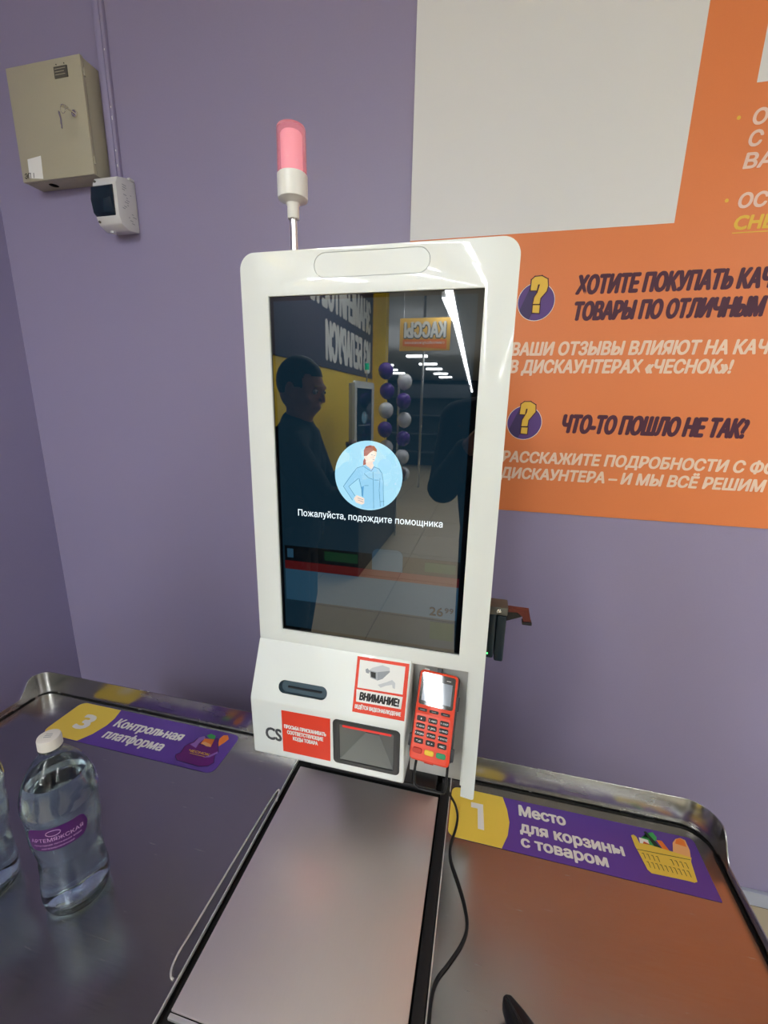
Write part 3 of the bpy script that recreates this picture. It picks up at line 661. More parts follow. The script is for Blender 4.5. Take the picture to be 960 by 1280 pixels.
text('ВЕДЁТСЯ ВИДЕОНАБЛЮДЕНИЕ', SF, -0.1150, -0.0400, -0.0845, 0.0060, 'paper', ws, 0.035, 0.0, 0.0009)
flat(SF, [(-0.0818, -0.0438), (-0.076, -0.0413), (-0.0679, -0.0375), (-0.0595, -0.033), (-0.0539, -0.037), (-0.0537, -0.0458), (-0.0573, -0.0448), (-0.0587, -0.0402), (-0.0686, -0.0432), (-0.0767, -0.0475)], 'print_lightgrey', ws, 0.0011, 'camera_print')
flat(SF, [(-0.0984, -0.0235), (-0.0936, -0.0195), (-0.0776, -0.013), (-0.0659, -0.0153), (-0.0643, -0.0216), (-0.0751, -0.0339), (-0.0834, -0.0376), (-0.0943, -0.0352)], 'print_lightgrey', ws, 0.0012, 'camera_print')
flat(SF, [(-0.0851, -0.0250), (-0.0654, -0.0200), (-0.0643, -0.0216), (-0.0751, -0.0339), (-0.0834, -0.0376)], 'print_grey', ws, 0.0013, 'camera_print')
flat(SF, [(-0.0974, -0.0242), (-0.0858, -0.0249), (-0.0844, -0.0366), (-0.0951, -0.0347)], 'print_grey', ws, 0.0014, 'camera_print')
flat(SF, [(-0.0955, -0.0256), (-0.0872, -0.0262), (-0.0862, -0.0350), (-0.0940, -0.0335)], 'print_black', ws, 0.0015, 'camera_print')
flat(SF, [(-0.1046, -0.0237), (-0.1013, -0.0215), (-0.0973, -0.025), (-0.0986, -0.0293), (-0.1032, -0.0284)], 'print_grey', ws, 0.0013, 'camera_print')
# display
gl = obj('display_glass', poly(KF, [(-0.2556, 0.3294), (0.0416, 0.3294), (0.0416, 0.8465), (-0.2556, 0.8465)], (), -0.0035, 0.010), 'glass', ks, False, 'black glossy touchscreen')
DF = Fr((0, -0.5165, 0), (1, 0, 0), (0, 0, 1))
def ui(pts, m, d, name): return flat(DF, pts, m, gl, d, name)
R4 = lambda a, b, c, d: [(a, c), (b, c), (b, d), (a, d)]
ui(R4(-0.2495, 0.0338, 0.3365, 0.8405), 'lcd', 0.0002, 'lit_panel')
ui(R4(-0.2465, 0.0335, 0.386, 0.4415), 'ui_panel', 0.0004, 'price_panel')
ui(R4(-0.2465, 0.0335, 0.4540, 0.4800), 'ui_dark', 0.0004, 'menu_row')
ui(R4(-0.1780, -0.1230, 0.4610, 0.4760), 'ui_green', 0.0006, 'menu_button')
ui(R4(-0.0180, 0.0280, 0.4600, 0.4750), 'ui_green', 0.0006, 'menu_button')
ui(R4(-0.2465, 0.0335, 0.4400, 0.4545), 'ui_red', 0.0006, 'red_band')
ui(rrect(-0.100, -0.052, 0.427, 0.489, 0.01), 'ui_panel', 0.0005, 'scan_icon')
ui(R4(-0.2418, -0.2312, 0.4600, 0.4750), 'ui_panel', 0.0007, 'menu_icon')
ui(R4(-0.0060, 0.0300, 0.3500, 0.3800), 'ui_green', 0.0005, 'pay_button')
text('26', DF, -0.0080, 0.0130, 0.3900, 0.0150, 'ui_price', gl, 0.02, 0, 0.0007)
text('99', DF, 0.0150, 0.0285, 0.3965, 0.0085, 'ui_price', gl, 0.015, 0, 0.0007)
text('Пожалуйста, подождите помощника', DF, -0.2208, 0.0050, 0.5310, 0.0105, 'ui_text', gl, 0.004, 0, 0.0008)
ui(circ(-0.1077, 0.6000, 0.0515, 56), 'ui_blue', 0.0008, 'avatar_disc')
ui([(-0.1137, 0.6256), (-0.1118, 0.6245), (-0.1111, 0.6172), (-0.1155, 0.6152), (-0.1152, 0.6219)], 'ui_hair', 0.0010, 'drawn_hair')
body = [(-0.1155, 0.6145), (-0.1111, 0.616), (-0.1029, 0.6103), (-0.0988, 0.6152), (-0.091, 0.6116), (-0.0865, 0.6051), (-0.0839, 0.5807), (-0.0834, 0.5560), (-0.0874, 0.5547), (-0.0888, 0.5538), (-0.0983, 0.5512), (-0.1100, 0.5502), (-0.1180, 0.5512), (-0.117, 0.5557), (-0.1132, 0.5611), (-0.1171, 0.5697), (-0.1178, 0.5797), (-0.1211, 0.5883), (-0.1231, 0.5956), (-0.1373, 0.5829), (-0.1275, 0.569), (-0.1314, 0.5623), (-0.1458, 0.5823), (-0.1392, 0.5947), (-0.1251, 0.611)]
ui(body, 'ui_shirt', 0.0011, 'drawn_shirt')
ui([(-0.1211, 0.5940), (-0.1178, 0.5830), (-0.1140, 0.5850), (-0.1150, 0.5680), (-0.1171, 0.5697), (-0.1178, 0.5797)], 'ui_shirt_dark', 0.0012, 'drawn_shade')
ui([(-0.1138, 0.6292), (-0.11, 0.6306), (-0.1051, 0.6344), (-0.1001, 0.638), (-0.0951, 0.6354), (-0.0957, 0.63), (-0.0975, 0.6263), (-0.098, 0.6227), (-0.1011, 0.6207), (-0.0992, 0.6154), (-0.1029, 0.6103), (-0.1111, 0.616), (-0.1112, 0.6233), (-0.1135, 0.6256)], 'ui_skin', 0.0012, 'drawn_face')
ui([(-0.1144, 0.629), (-0.1145, 0.6376), (-0.1114, 0.6431), (-0.1052, 0.6451), (-0.099, 0.6442), (-0.0952, 0.6396), (-0.0949, 0.636), (-0.1001, 0.6376), (-0.1051, 0.6344), (-0.11, 0.6296)], 'ui_hair', 0.0014, 'drawn_hair')
ui([(-0.1294, 0.565), (-0.1249, 0.5704), (-0.1132, 0.5662), (-0.1131, 0.5585), (-0.117, 0.5563), (-0.1261, 0.5589)], 'ui_skin', 0.0013, 'drawn_hand')
lines(DF, [[(-0.1003, 0.6068), (-0.0995, 0.5921), (-0.0983, 0.5520)], [(-0.0895, 0.5976), (-0.0904, 0.5803), (-0.0881, 0.5558)], [(-0.0865, 0.6051), (-0.0844, 0.593), (-0.0842, 0.5807), (-0.083, 0.557)], [(-0.1211, 0.5958), (-0.1172, 0.5798), (-0.1165, 0.5697)], [(-0.1127, 0.5857), (-0.107, 0.586)], [(-0.0976, 0.5947), (-0.0913, 0.595)], [(-0.1373, 0.5829), (-0.1224, 0.5957)], [(-0.1135, 0.6036), (-0.1071, 0.5978), (-0.1008, 0.5957)], [(-0.0889, 0.5628), (-0.0828, 0.5639)], [(-0.1251, 0.611), (-0.1458, 0.5823), (-0.1314, 0.5623)], [(-0.1373, 0.5829), (-0.1275, 0.569)], [(-0.1251, 0.611), (-0.1155, 0.6145), (-0.1029, 0.6075), (-0.0988, 0.6140)], [(-0.0988, 0.6140), (-0.091, 0.6116), (-0.0865, 0.6051)], [(-0.0990, 0.6305), (-0.0975, 0.6303)], [(-0.1010, 0.6250), (-0.0985, 0.6247)], [(-0.1030, 0.6315), (-0.1010, 0.6312)], [(-0.1230, 0.5660), (-0.1150, 0.5640)], [(-0.1225, 0.5630), (-0.1145, 0.5605)]], 0.0006, 'ui_line', gl, 0.0016)
# niche beside the chin with its back plate
obj('niche_plate', box(-0.0320, 0.0592, -0.492, -0.488, 0.072, 0.306, 0.001), 'niche', ks, label='grey metal recess plate behind the payment terminal')
obj('niche_wall', box(0.0570, 0.0592, -0.4985, -0.488, 0.068, 0.306), 'white', ks)
obj('cheek_return', box(XR-0.004, XR-0.001, -0.499, -0.470, 0.075, 0.330, 0.001), 'white', ks)
# stand
obj('stand_column', box(-0.180, -0.030, -0.462, -0.432, 0.0, 0.330, 0.004), 'black', ks, label='black stand column under the kiosk')
obj('stand_foot', box(-0.235, 0.015, -0.464, -0.430, 0.0, 0.012, 0.003), 'black', ks)
# terminal bracket (wire loop)
loop = catmull([(-0.012, -0.4925, 0.150), (-0.0135, -0.512, 0.145), (-0.0150, -0.535, 0.138), (-0.0155, -0.547, 0.128), (-0.0147, -0.551, 0.112), (-0.0120, -0.552, 0.104), (-0.0060, -0.552, 0.1000), (0.0110, -0.552, 0.0995), (0.0280, -0.552, 0.0995), (0.0340, -0.552, 0.103), (0.0358, -0.551, 0.112), (0.0362, -0.547, 0.128), (0.0362, -0.535, 0.138), (0.0355, -0.512, 0.145), (0.034, -0.4925, 0.150)], 5)
obj('wire_loop', tube(loop, 0.0022, 8), 'black', ks, label='black wire loop under the payment terminal')
obj('bracket', xprofile([(-0.4915, 0.190), (-0.4915, 0.235), (-0.5080, 0.235), (-0.5200, 0.215), (-0.5120, 0.190)], -0.006, 0.028, 0.002), 'black', ks)
# side bracket
sb = obj('side_bracket', box(0.0810, 0.0937, -0.482, -0.452, 0.310, 0.388, 0.003), 'teal_black', ks, label='black two-part bracket on the right flank')
obj('outer_slab', box(0.0946, 0.1090, -0.482, -0.452, 0.306, 0.386, 0.003), 'teal_black', sb)
obj('top_clamp', box(0.0800, 0.1100, -0.484, -0.450, 0.3875, 0.401, 0.002), 'plaque', sb)
obj('clamp_screw', ydisc(0.0960, 0.3955, [(0.0035, 0), (0.0035, 0.003), (0.0015, 0.004)], 12, -0.484), 'chrome', sb)
AF = Fr((0, -0.478, 0), (1, 0, 0), (0, 0, 1))
obj('arm', poly(AF, [(0.109, 0.3990), (0.1410, 0.3985), (0.1455, 0.3800), (0.1340, 0.3790), (0.1320, 0.3870), (0.1240, 0.3930), (0.109, 0.3920)], (), 0, 0.010, 0.0006, 1), 'wood_red', sb)
obj('gusset', poly(AF, [(0.109, 0.3915), (0.1225, 0.3925), (0.1310, 0.3865), (0.109, 0.3765)], (), -0.001, 0.008), 'black', sb)
obj('arm_tip', box(0.1325, 0.1470, -0.480, -0.466, 0.3745, 0.3790, 0.001), 'black', sb)
obj('status_light', ydisc(0.0840, 0.3185, [(0.0011, 0), (0.0011, 0.001)], 10, -0.482), 'led_green', sb)
# beacon on top
bx, by = -0.2335, -0.477
sg = obj('signal_light', lathe(bx, by, [(0.0100, 0.9750), (0.0165, 0.9790), (0.0205, 0.9800), (0.0210, 0.9830), (0.0210, 1.0090), (0.0200, 1.0100)], 40), 'cream', ks, label='white round base of the signal light')
obj('pole', lathe(bx, by, [(0.0052, 0.880), (0.0052, 0.9610)], 20), 'alu', sg)
obj('neck', lathe(bx, by, [(0.0078, 0.9560), (0.0082, 0.9570), (0.0082, 0.9720), (0.0100, 0.9752)], 24), 'cream', sg)
obj('lens', lathe(bx, by, [(0.0198, 1.0100), (0.0200, 1.0110), (0.0200, 1.0630), (0.0190, 1.0655), (0.0001, 1.0665), (0.0001, 1.0640), (0.0178, 1.0630), (0.0185, 1.0615), (0.0185, 1.0102)], 40, cap=False), 'lens_pink', sg, label='pink translucent beacon lens')
obj('lens_core', lathe(bx, by, [(0.0150, 1.0102), (0.0150, 1.0570), (0.0135, 1.0590), (0.0001, 1.0590)], 32, cap=False), 'lens_core', sg)

# ================================================================== PAYMENT TERMINAL
pt = thing('payment_terminal', 'orange-red card payment terminal with keypad in the kiosk recess', 'card terminal', (0.008, -0.53, 0.135))
RT = 0.062
TT = Fr((0.0108, -0.5455, 0.2341), (1, -0.052, -0.0320), (0.0250, 0.545, 0.838))
_v = TT.v.copy(); TT.v = _v*0.785      # the shell is 130 mm long and leans back
obj('back_shell', poly(TT, rrect(-0.0330, 0.0330, -0.0790, 0.0815, 0.008), (), -0.009, 0.011, 0.002), 'dark_housing', pt, label='dark grey back half of the shell')
obj('front_shell', poly(TT, rrect(-0.0305, 0.0305, -0.0830, 0.0825, 0.007), (), 0.0, 0.011, 0.002), 'orange_shell', pt)
for (v0, v1) in ((0.018, 0.044), (-0.072, -0.050)):
    bm = poly(TT, rrect(0.0300, 0.0355, v0, v1, 0.0015), (), -0.003, 0.010, 0.001); obj('side_grip', bm, 'dark_housing', pt)
bm = poly(TT, rrect(-0.0352, -0.0300, -0.062, -0.040, 0.0015), (), -0.003, 0.010, 0.001); obj('side_grip', bm, 'dark_housing', pt)
ts = obj('screen_glass', poly(TT, rrect(-0.0270, 0.0270, 0.0170, 0.0780, 0.004), (), 0.0007, 0.002), 'term_glass', pt, False, 'black glossy terminal screen surround')
flat(TT, R4(-0.0230, 0.0230, 0.0245, 0.0640), 'term_lcd', ts, 0.0009, 'lit_screen', 'pale blue-grey lit screen')
flat(TT, rrect(0.0130, 0.0200, 0.0690, 0.0705, 0.0005), 'paper', ts, 0.0009, 'small_mark')
obj('top_clip', poly(TT, R4(-0.004, 0.003, 0.0810, 0.0900), (), -0.004, 0.012), 'black', pt)
obj('keypad_panel', poly(TT, rrect(-0.0285, 0.0265, -0.0805, 0.0010, 0.003), (), 0.0006, 0.001, 0.0003, 1), 'orange_shell', pt)
legend = [['1', '2 ABC', '3 DEF'], ['4 GHI', '5 JKL', '6 MNO'], ['7 PQRS', '8 TUV', '9 WXYZ'], ['*,#', '0 +', 'ABC']]
cols = (-0.0190, -0.0010, 0.0170)
for u in cols:
    obj('function_key', poly(TT, rrect(u-0.0072, u+0.0072, 0.0050, 0.0105, 0.0018), (), 0.0020, 0.002, 0.0006, 1), 'key', pt)
    lines(TT, [[(u-0.003, 0.0077), (u+0.003, 0.0077)]], 0.0009, 'print_grey', pt, 0.0022, 'key_mark')
for r in range(4):
    v = -0.0085-r*0.0133
    for ci, u in enumerate(cols):
        k = obj('key', poly(TT, rrect(u-0.0069, u+0.0069, v-0.0046, v+0.0046, 0.0022), (), 0.0024, 0.002, 0.0008, 1), 'key', pt)
        L = legend[r][ci]; wd = 0.0011*len(L)+0.0006 if len(L) > 1 else 0.0008
        text(L, TT, u-wd, u+wd, v-0.0015, 0.0032, 'paper', k, 0.01, 0, 0.0026)
for u, m_, lab in ((cols[0], 'key_red', 'red cancel key'), (cols[1], 'key_yellow', 'yellow correction key'), (cols[2], 'key_green', 'green confirm key')):
    obj('key', poly(TT, rrect(u-0.0072, u+0.0072, -0.0700, -0.0605, 0.003), (), 0.0024, 0.002, 0.0008, 1), m_, pt, label=lab)
obj('bottom_tab', poly(TT, R4(-0.007, 0.007, -0.0850, -0.0825), (), -0.003, 0.006), 'key_red', pt)
obj('white_tag', poly(TT, R4(-0.0250, -0.0170, 0.0830, 0.0855), (), -0.006, 0.002), 'paper', pt)

# cable on the tray
cp = catmull([(0.030, -0.505, 0.080), (0.0420, -0.500, 0.045), (0.0520, -0.490, 0.015), (0.0575, -0.500, 0.0028), (0.0560, -0.525, 0.0028), (0.0500, -0.556, 0.0028), (0.0535, -0.580, 0.0028), (0.0680, -0.612, 0.0028), (0.0780, -0.638, 0.0028), (0.0825, -0.662, 0.0028), (0.0765, -0.684, 0.0028), (0.0610, -0.710, 0.0028), (0.0480, -0.730, 0.0028), (0.0440, -0.752, 0.0028), (0.0450, -0.790, 0.0028), (0.0460, -0.860, 0.0028), (0.0470, -0.930, 0.0028)], 6)
o = obj('power_cable', tube(cp, 0.0021, 8), 'rubber'); tag(o, 'thin black cable running across the right tray from the terminal', 'cable')

# dark object whose tip shows at the bottom edge (hand scanner nose on the right tray)
hs = thing('handheld_scanner', 'black ribbed tip of a handheld device at the bottom edge of the picture', 'scanner', (0.15, -0.82, 0.0))
HD = Vector((0.62, -0.75, 0)).normalized(); HR = Vector((HD.y, -HD.x, 0))
def sweep(stations):
    bm = bmesh.new(); rings = []
    for (s, hw, z0, z1) in stations:
        c = Vector((0.1285, -0.7385, 0))+HD*s; ring = []
        for k in range(16):
            a = 2*PI*k/16; q = abs(math.cos(a))**0.6*math.copysign(1, math.cos(a)); w_ = abs(math.sin(a))**0.7*math.copysign(1, math.sin(a))
            ring.append(bm.verts.new(c+HR*(hw*q)+Vector((0, 0, (z0+z1)/2+(z1-z0)/2*w_))))
        rings.append(ring)
    for i in range(len(rings)-1):
        for k in range(16): bm.faces.new((rings[i][k], rings[i][(k+1) % 16], rings[i+1][(k+1) % 16], rings[i+1][k]))
    bm.faces.new(rings[0]); bm.faces.new(list(reversed(rings[-1]))); bmesh.ops.recalc_face_normals(bm, faces=bm.faces); return bm
obj('nose', sweep([(0, 0.003, 0.020, 0.030), (0.004, 0.007, 0.012, 0.034), (0.02, 0.012, 0.004, 0.036), (0.05, 0.018, 0.0, 0.036), (0.09, 0.026, 0.0, 0.038), (0.15, 0.032, 0.0, 0.040)]), 'black', hs)
obj('top_rib', tube([tuple(Vector((0.1285, -0.7385, 0))+HD*s+HR*o_+Vector((0, 0, z))) for s, o_, z in ((0.004, 0.002, 0.0335), (0.02, 0.003, 0.0365), (0.05, 0.004, 0.037), (0.09, 0.005, 0.039), (0.14, 0.006, 0.041))], 0.002, 8), 'black', hs)

# ================================================================== BOTTLES
def bottle(cx, cy, label, rot=0.0, cap=True):
    t = thing('water_bottle', label, 'bottle', (cx, cy, 0.0007))
    z = 0.0007
    prof = [(0.0001, 0.008), (0.020, 0.006), (0.031, 0.001), (0.0365, 0.0035), (0.0400, 0.012), (0.0415, 0.030), (0.0405, 0.045), (0.0385, 0.062), (0.0372, 0.085), (0.0376, 0.095), (0.0405, 0.112), (0.0418, 0.125), (0.0420, 0.155), (0.0428, 0.163), (0.0440, 0.172), (0.0440, 0.178), (0.0425, 0.188), (0.0392, 0.201), (0.0345, 0.214), (0.0275, 0.226), (0.0200, 0.237), (0.0140, 0.244), (0.0122, 0.249), (0.0136, 0.2495), (0.0136, 0.2515), (0.0112, 0.252), (0.0112, 0.261)]
    def fn(r, zz, a):
        if 0.004 < zz < 0.075 and r > 0.03:      # petal base / waist flutes
            s = math.sin(math.pi*min(1, max(0, (zz-0.004)/0.071)))
            r = r*(1-0.055*s*(0.5+0.5*math.cos(5*a+rot)))
        if 0.075 < zz < 0.112: r = r*(1-0.02*(0.5+0.5*math.cos(5*a+rot)))
        if 0.02 < zz < 0.115: r = r*(1+0.010*math.sin(7*a+zz*150+rot)*math.sin(zz*95))
        if 0.18 < zz < 0.235: r = r*(1+0.008*math.sin(9*a+zz*90))
        return r
    # densify profile
    P = catmull([(p[0], 0, p[1]) for p in prof], 4); P = [(max(0.0001, p.x), p.z) for p in P]
    N = 60
    outer_ = [(r, zz) for r, zz in P]; inner = [(max(0.0001, r-0.0006), zz+(0.0006 if zz < 0.02 else 0)) for r, zz in reversed(P)]
    obj('plastic_shell', lathe(cx, cy, outer_+inner, N, fn, False, z), 'pet', t, label='clear blue tinted plastic shell')
    wp = [(max(0.0001, r-0.0009), zz+(0.0009 if zz < 0.02 else 0)) for r, zz in P if zz < 0.212]
    rl = wp[-1][0]; wp = wp+[(rl*0.5, wp[-1][1]), (0.0001, wp[-1][1])]
    obj('water', lathe(cx, cy, wp, N, fn, False, z), 'water', t)
    def cfn(r, zz, a): return r*(1+(0.012*math.sin(45*a) if 0.2535 < zz < 0.264 and r > 0.012 else 0))
    obj('cap', lathe(cx, cy, [(0.0134, 0.2525), (0.0139, 0.2530), (0.0139, 0.2540), (0.0137, 0.2650), (0.0130, 0.2672), (0.0112, 0.2678), (0.0001, 0.2678)], 90, cfn, False, z), 'cap', t)
    CFm = Fr((cx, cy, z+0.2678), (math.cos(0.4), math.sin(0.4), 0), (-math.sin(0.4), math.cos(0.4), 0))
    pr = lines(CFm, [[(-0.004, -0.003), (0.004, -0.003)], [(-0.004, 0), (0.004, 0)], [(-0.004, 0.003), (0.003, 0.003)]], 0.0012, 'print_grey', t, 0.0003, 'date_print')
    # label wrapped on the cylinder, facing the viewer
    a0 = math.atan2(-1.1158-cy, 0.0596-cx)-0.30; R = 0.0426
    def bend(x, y, dr=0.0):
        a = a0+x/R; return Vector((cx+(R+dr)*math.cos(a), cy+(R+dr)*math.sin(a), z+y))
    bm = bmesh.new(); W2, z0, z1 = 0.036, 0.129, 0.161; n = 28; A = []; B = []
    for k in range(n+1):
        x = -W2+2*W2*k/n; e = min(1, (W2-abs(x))/0.010); q = math.sqrt(max(0.02, 1-(1-e)**2))
        zc = (z0+z1)/2; hh = (z1-z0)/2*q; A.append(bm.verts.new(bend(x, zc-hh-0.003*math.cos(x/W2*1.5)))); B.append(bm.verts.new(bend(x, zc+hh)))
    for k in range(n): bm.faces.new((A[k], A[k+1], B[k+1], B[k]))
    lb = obj('label', bm, 'label', t, True, 'purple curved paper label')
    text('АРТЕМЯЖСКАЯ', CFm, -0.030, 0.030, 0.1410, 0.0058, 'label_text', lb, 0.005, 0, bend=lambda x, y: bend(x, y, 0.0004))
    text('природная питьевая вода', CFm, -0.027, 0.027, 0.1350, 0.0028, 'label_text', lb, 0.0, 0, bend=lambda x, y: bend(x, y, 0.0004))
    text('негазированная', CFm, -0.018, 0.018, 0.1295, 0.0028, 'label_text', lb, 0.0, 0, bend=lambda x, y: bend(x, y, 0.0004))
    bm = tube([bend(0.008*math.cos(a)-0.002, 0.1535+0.0042*math.sin(a), 0.0006) for a in [2*PI*k/20 for k in range(20)]], 0.0004, 5, True)
    obj('label_crest', bm, 'label_text', lb)
    return t
bottle(-0.4755, -0.7560, 'clear water bottle with white cap and purple label standing on the left tray')
bottle(-0.6100, -0.7850, 'second water bottle cut off by the left picture edge', 0.6)

# ================================================================== BEHIND THE CAMERA (seen in the display's reflection)
def copy_tree(o, parent=None):
    c = o.copy(); C.objects.link(c)
    if parent is not None: c.parent = parent
    for ch in [x for x in o.children]: copy_tree(ch, c)
    return c
k2 = copy_tree(ks)
k2.location = (-1.06, -3.62, 0.0); k2.rotation_euler = (0, 0, math.radians(100))
k2['label'] = 'second white kiosk by the yellow wall, seen only in the display reflection'
def green(o):
    for ch in o.children:
        if ch.name.startswith('lens'):
            ch.material_slots[0].link = 'OBJECT'; ch.material_slots[0].material = M['lens_green']
        green(ch)
green(k2)
c2 = thing('checkout_counter', 'second dark checkout counter by the yellow wall behind the shopper', 'counter', (-1.08, -3.6, FLOOR))
obj('body', box(-1.36, -0.86, -4.3, -2.95, FLOOR, -0.02, 0.004), 'cabinet_base', c2); obj('worktop', box(-1.37, -0.85, -4.31, -2.94, -0.02, 0.0, 0.003), 'steel', c2)
bn = thing('wall_banner', 'charcoal banner with large white letters above the yellow wall, reflected in the display', 'banner', (-1.37, -3.6, 1.04))
obj('banner_board', box(-1.376, -1.366, -5.15, -1.9, 1.02, 2.02, 0.001), 'banner', bn)
NF = Fr((-1.366, 0, 0), (0, 1, 0), (0, 0, 1))     # normal +x, reads along +y
text('ЗНАМЕНИТОЕ КАЧЕСТВО', NF, -5.05, -2.3, 1.50, 0.34, 'banner_text', bn, 0.04, 0, 0.002)
text('ИЗ БЕЛАРУСИ', NF, -5.05, -3.60, 1.08, 0.34, 'banner_text', bn, 0.04, 0, 0.002)
sn = thing('hanging_sign', 'yellow checkout sign hanging from the ceiling, reflected at the top of the display', 'sign', (-0.57, -4.04, 1.2))
obj('board', box(-0.805, -0.340, -4.05, -4.04, 1.203, 1.483, 0.002), mat('sign_yellow', srgb(240, 190, 80), 0.5), sn)
RF = Fr((0, -4.0395, 0), (-1, 0, 0), (0, 0, 1))   # faces +y
flat(RF, [(0.37, 1.215), (0.775, 1.245), (0.775, 1.30), (0.37, 1.30)], 'p_orange', sn, 0.0006, 'orange_band')
text('КАССЫ', RF, 0.375, 0.770, 1.305, 0.145, 'print_black', sn, 0.06, 0, 0.0012)
text('КАССЫ', RF, 0.380, 0.765, 1.312, 0.140, 'banner_text', sn, 0.035, 0, 0.003)
text('самообслуживания', RF, 0.390, 0.755, 1.262, 0.024, 'paper', sn, 0.01, 0, 0.003)
for x in (-0.77, -0.375): obj('hanging_wire', tube([(x, -4.045, 1.48), (x, -4.045, CEIL)], 0.002, 6), 'alu', sn)
random.seed(5)
cnt = [0, 0]
for i in range(12):
    c_ = (1, 0, 1, 1, 0, 0, 1, 1, 0, 0, 1, 0)[i]; px = -0.895+(i % 2)*0.15; z = 1.02-0.088*i; py = -3.90-0.11*(i % 2)-0.03*(i % 3); r_ = 0.070
    bm = bmesh.new(); bmesh.ops.create_uvsphere(bm, u_segments=20, v_segments=14, radius=r_)
    for v in bm.verts:
        if v.co.z < 0: v.co.z *= 1.15
        v.co += Vector((px, py, z))
    join(bm, tube([(px, py, z-r_*1.13), (px, py, z-r_*1.15-0.006)], [0.002, 0.006], 8))
    kn_ = 'purple' if c_ else 'white'; cnt[c_] += 1
    tag(obj('balloon', bm, 'balloon_purple' if c_ else 'balloon_white'), NTH[cnt[c_]-1]+' '+kn_+' balloon from the top of the reflected balloon column', 'balloon', kn_+' balloons of the reflected column')
o = obj('balloon_pole', box(-0.830, -0.812, -4.16, -4.14, FLOOR, 1.0, 0.004), 'alu'); tag(o, 'thin stand carrying the balloon column', 'stand')
o = obj('partition_post', box(-1.05, -1.015, -7.0, -6.96, FLOOR, CEIL, 0.003), 'alu'); tag(o, 'slim metal post seen in the display reflection', 'post')
sh = thing('store_shelf', 'dark grey store shelving in the far reflection', 'shelf', (-1.6, -9.5, FLOOR))
obj('back_panel', box(-2.6, -0.4, -9.9, -9.85, FLOOR, 1.2), 'shelf', sh)
for z in (-0.3, 0.1, 0.5, 0.9): obj('shelf_board', box(-2.6, -0.4, -9.84, -9.45, z, z+0.03), 'shelf', sh)

# ---- people
def cone_between(a, ra, b, rb, n=14):
    a = Vector(a); b = Vector(b); bm = bmesh.new(); d = (b-a); L = d.length
    rings = []
    q = d.to_track_quat('Z', 'Y')
    for k in range(0, 6):       # rounded start
        t = k/5*PI/2; rings.append((a-d.normalized()*ra*math.cos(t), ra*math.sin(t)+1e-4))
    for k in range(1, 6):
        t = k/5*PI/2; rings.append((b+d.normalized()*rb*math.sin(t), rb*math.cos(t)+1e-4))
    R = []
    for c, r in rings: R.append([bm.verts.new(c+q @ Vector((r*math.cos(2*PI*j/n), r*math.sin(2*PI*j/n), 0))) for j in range(n)])
    for i in range(len(R)-1):
        for j in range(n): bm.faces.new((R[i][j], R[i][(j+1) % n], R[i+1][(j+1) % n], R[i+1][j]))
    bm.faces.new(R[0]); bm.faces.new(list(reversed(R[-1]))); bmesh.ops.recalc_face_normals(bm, faces=bm.faces); return bm
def ell(c, r, rot=None):
    bm = bmesh.new(); bmesh.ops.create_uvsphere(bm, u_segments=20, v_segments=14, radius=1)
    for v in bm.verts:
        p = Vector((v.co.x*r[0], v.co.y*r[1], v.co.z*r[2]))
        if rot is not None: p = rot @ p
        v.co = p+Vector(c)
    return bm
def fuse(name, parts, voxel, m, parent, sm=2):
    bm = bmesh.new()
    for p in parts: join(bm, p)
    me = mesh_from(bm, 'tmp'); o = bpy.data.objects.new('tmp', me); C.objects.link(o)
    md = o.modifiers.new('r', 'REMESH'); md.mode = 'VOXEL'; md.voxel_size = voxel; md.use_smooth_shade = True
    s = o.modifiers.new('s', 'SMOOTH'); s.iterations = sm; s.factor = 0.5
    bpy.context.view_layer.update()
    nm = bpy.data.meshes.new_from_object(o.evaluated_get(bpy.context.evaluated_depsgraph_get())); bpy.data.objects.remove(o)
    bm = bmesh.new(); bm.from_mesh(nm); bpy.data.meshes.remove(nm)
    return obj(name, bm, m, parent, True)
def hand(wrist, fdir, pdir, curl=0.9, side=1):
    """hand parts from the wrist; fdir = along the fingers, pdir = palm normal; five fingers, curled"""
    w_ = Vector(wrist); fd = Vector(fdir).normalized(); pd = Vector(pdir); pd = (pd-fd*pd.dot(fd)).normalized(); sd = fd.cross(pd)*side
    parts = []
    for k in range(4): parts.append(cone_between(w_+sd*(k-1.5)*0.009, 0.015, w_+fd*0.082+sd*(k-1.5)*0.019, 0.011, 10))
    Ls = (0.036, 0.042, 0.039, 0.030)
    for k in range(4):
        p = w_+fd*0.085+sd*(k-1.5)*0.020; d = fd; a = 0
        for j, s in enumerate((1.0, 0.7, 0.55)):
            a += curl*(0.8 if j == 0 else 1.0); dd = fd*math.cos(a)+pd*math.sin(a); q = p+dd*Ls[k]*s
            parts.append(cone_between(p, 0.0095-j*0.0008, q, 0.0088-j*0.0008, 8)); p = q
    p = w_+fd*0.022-sd*0.024
    for j, (L, aa) in enumerate(((0.038, 0.5), (0.032, 0.9), (0.026, 1.2))):
        dd = (fd*math.cos(aa*0.8)+pd*math.sin(aa)*0.8-sd*0.45*(1-j*0.4)).normalized(); q = p+dd*L; parts.append(cone_between(p, 0.012-j*0.0012, q, 0.0108-j*0.0012, 8)); p = q
    return parts
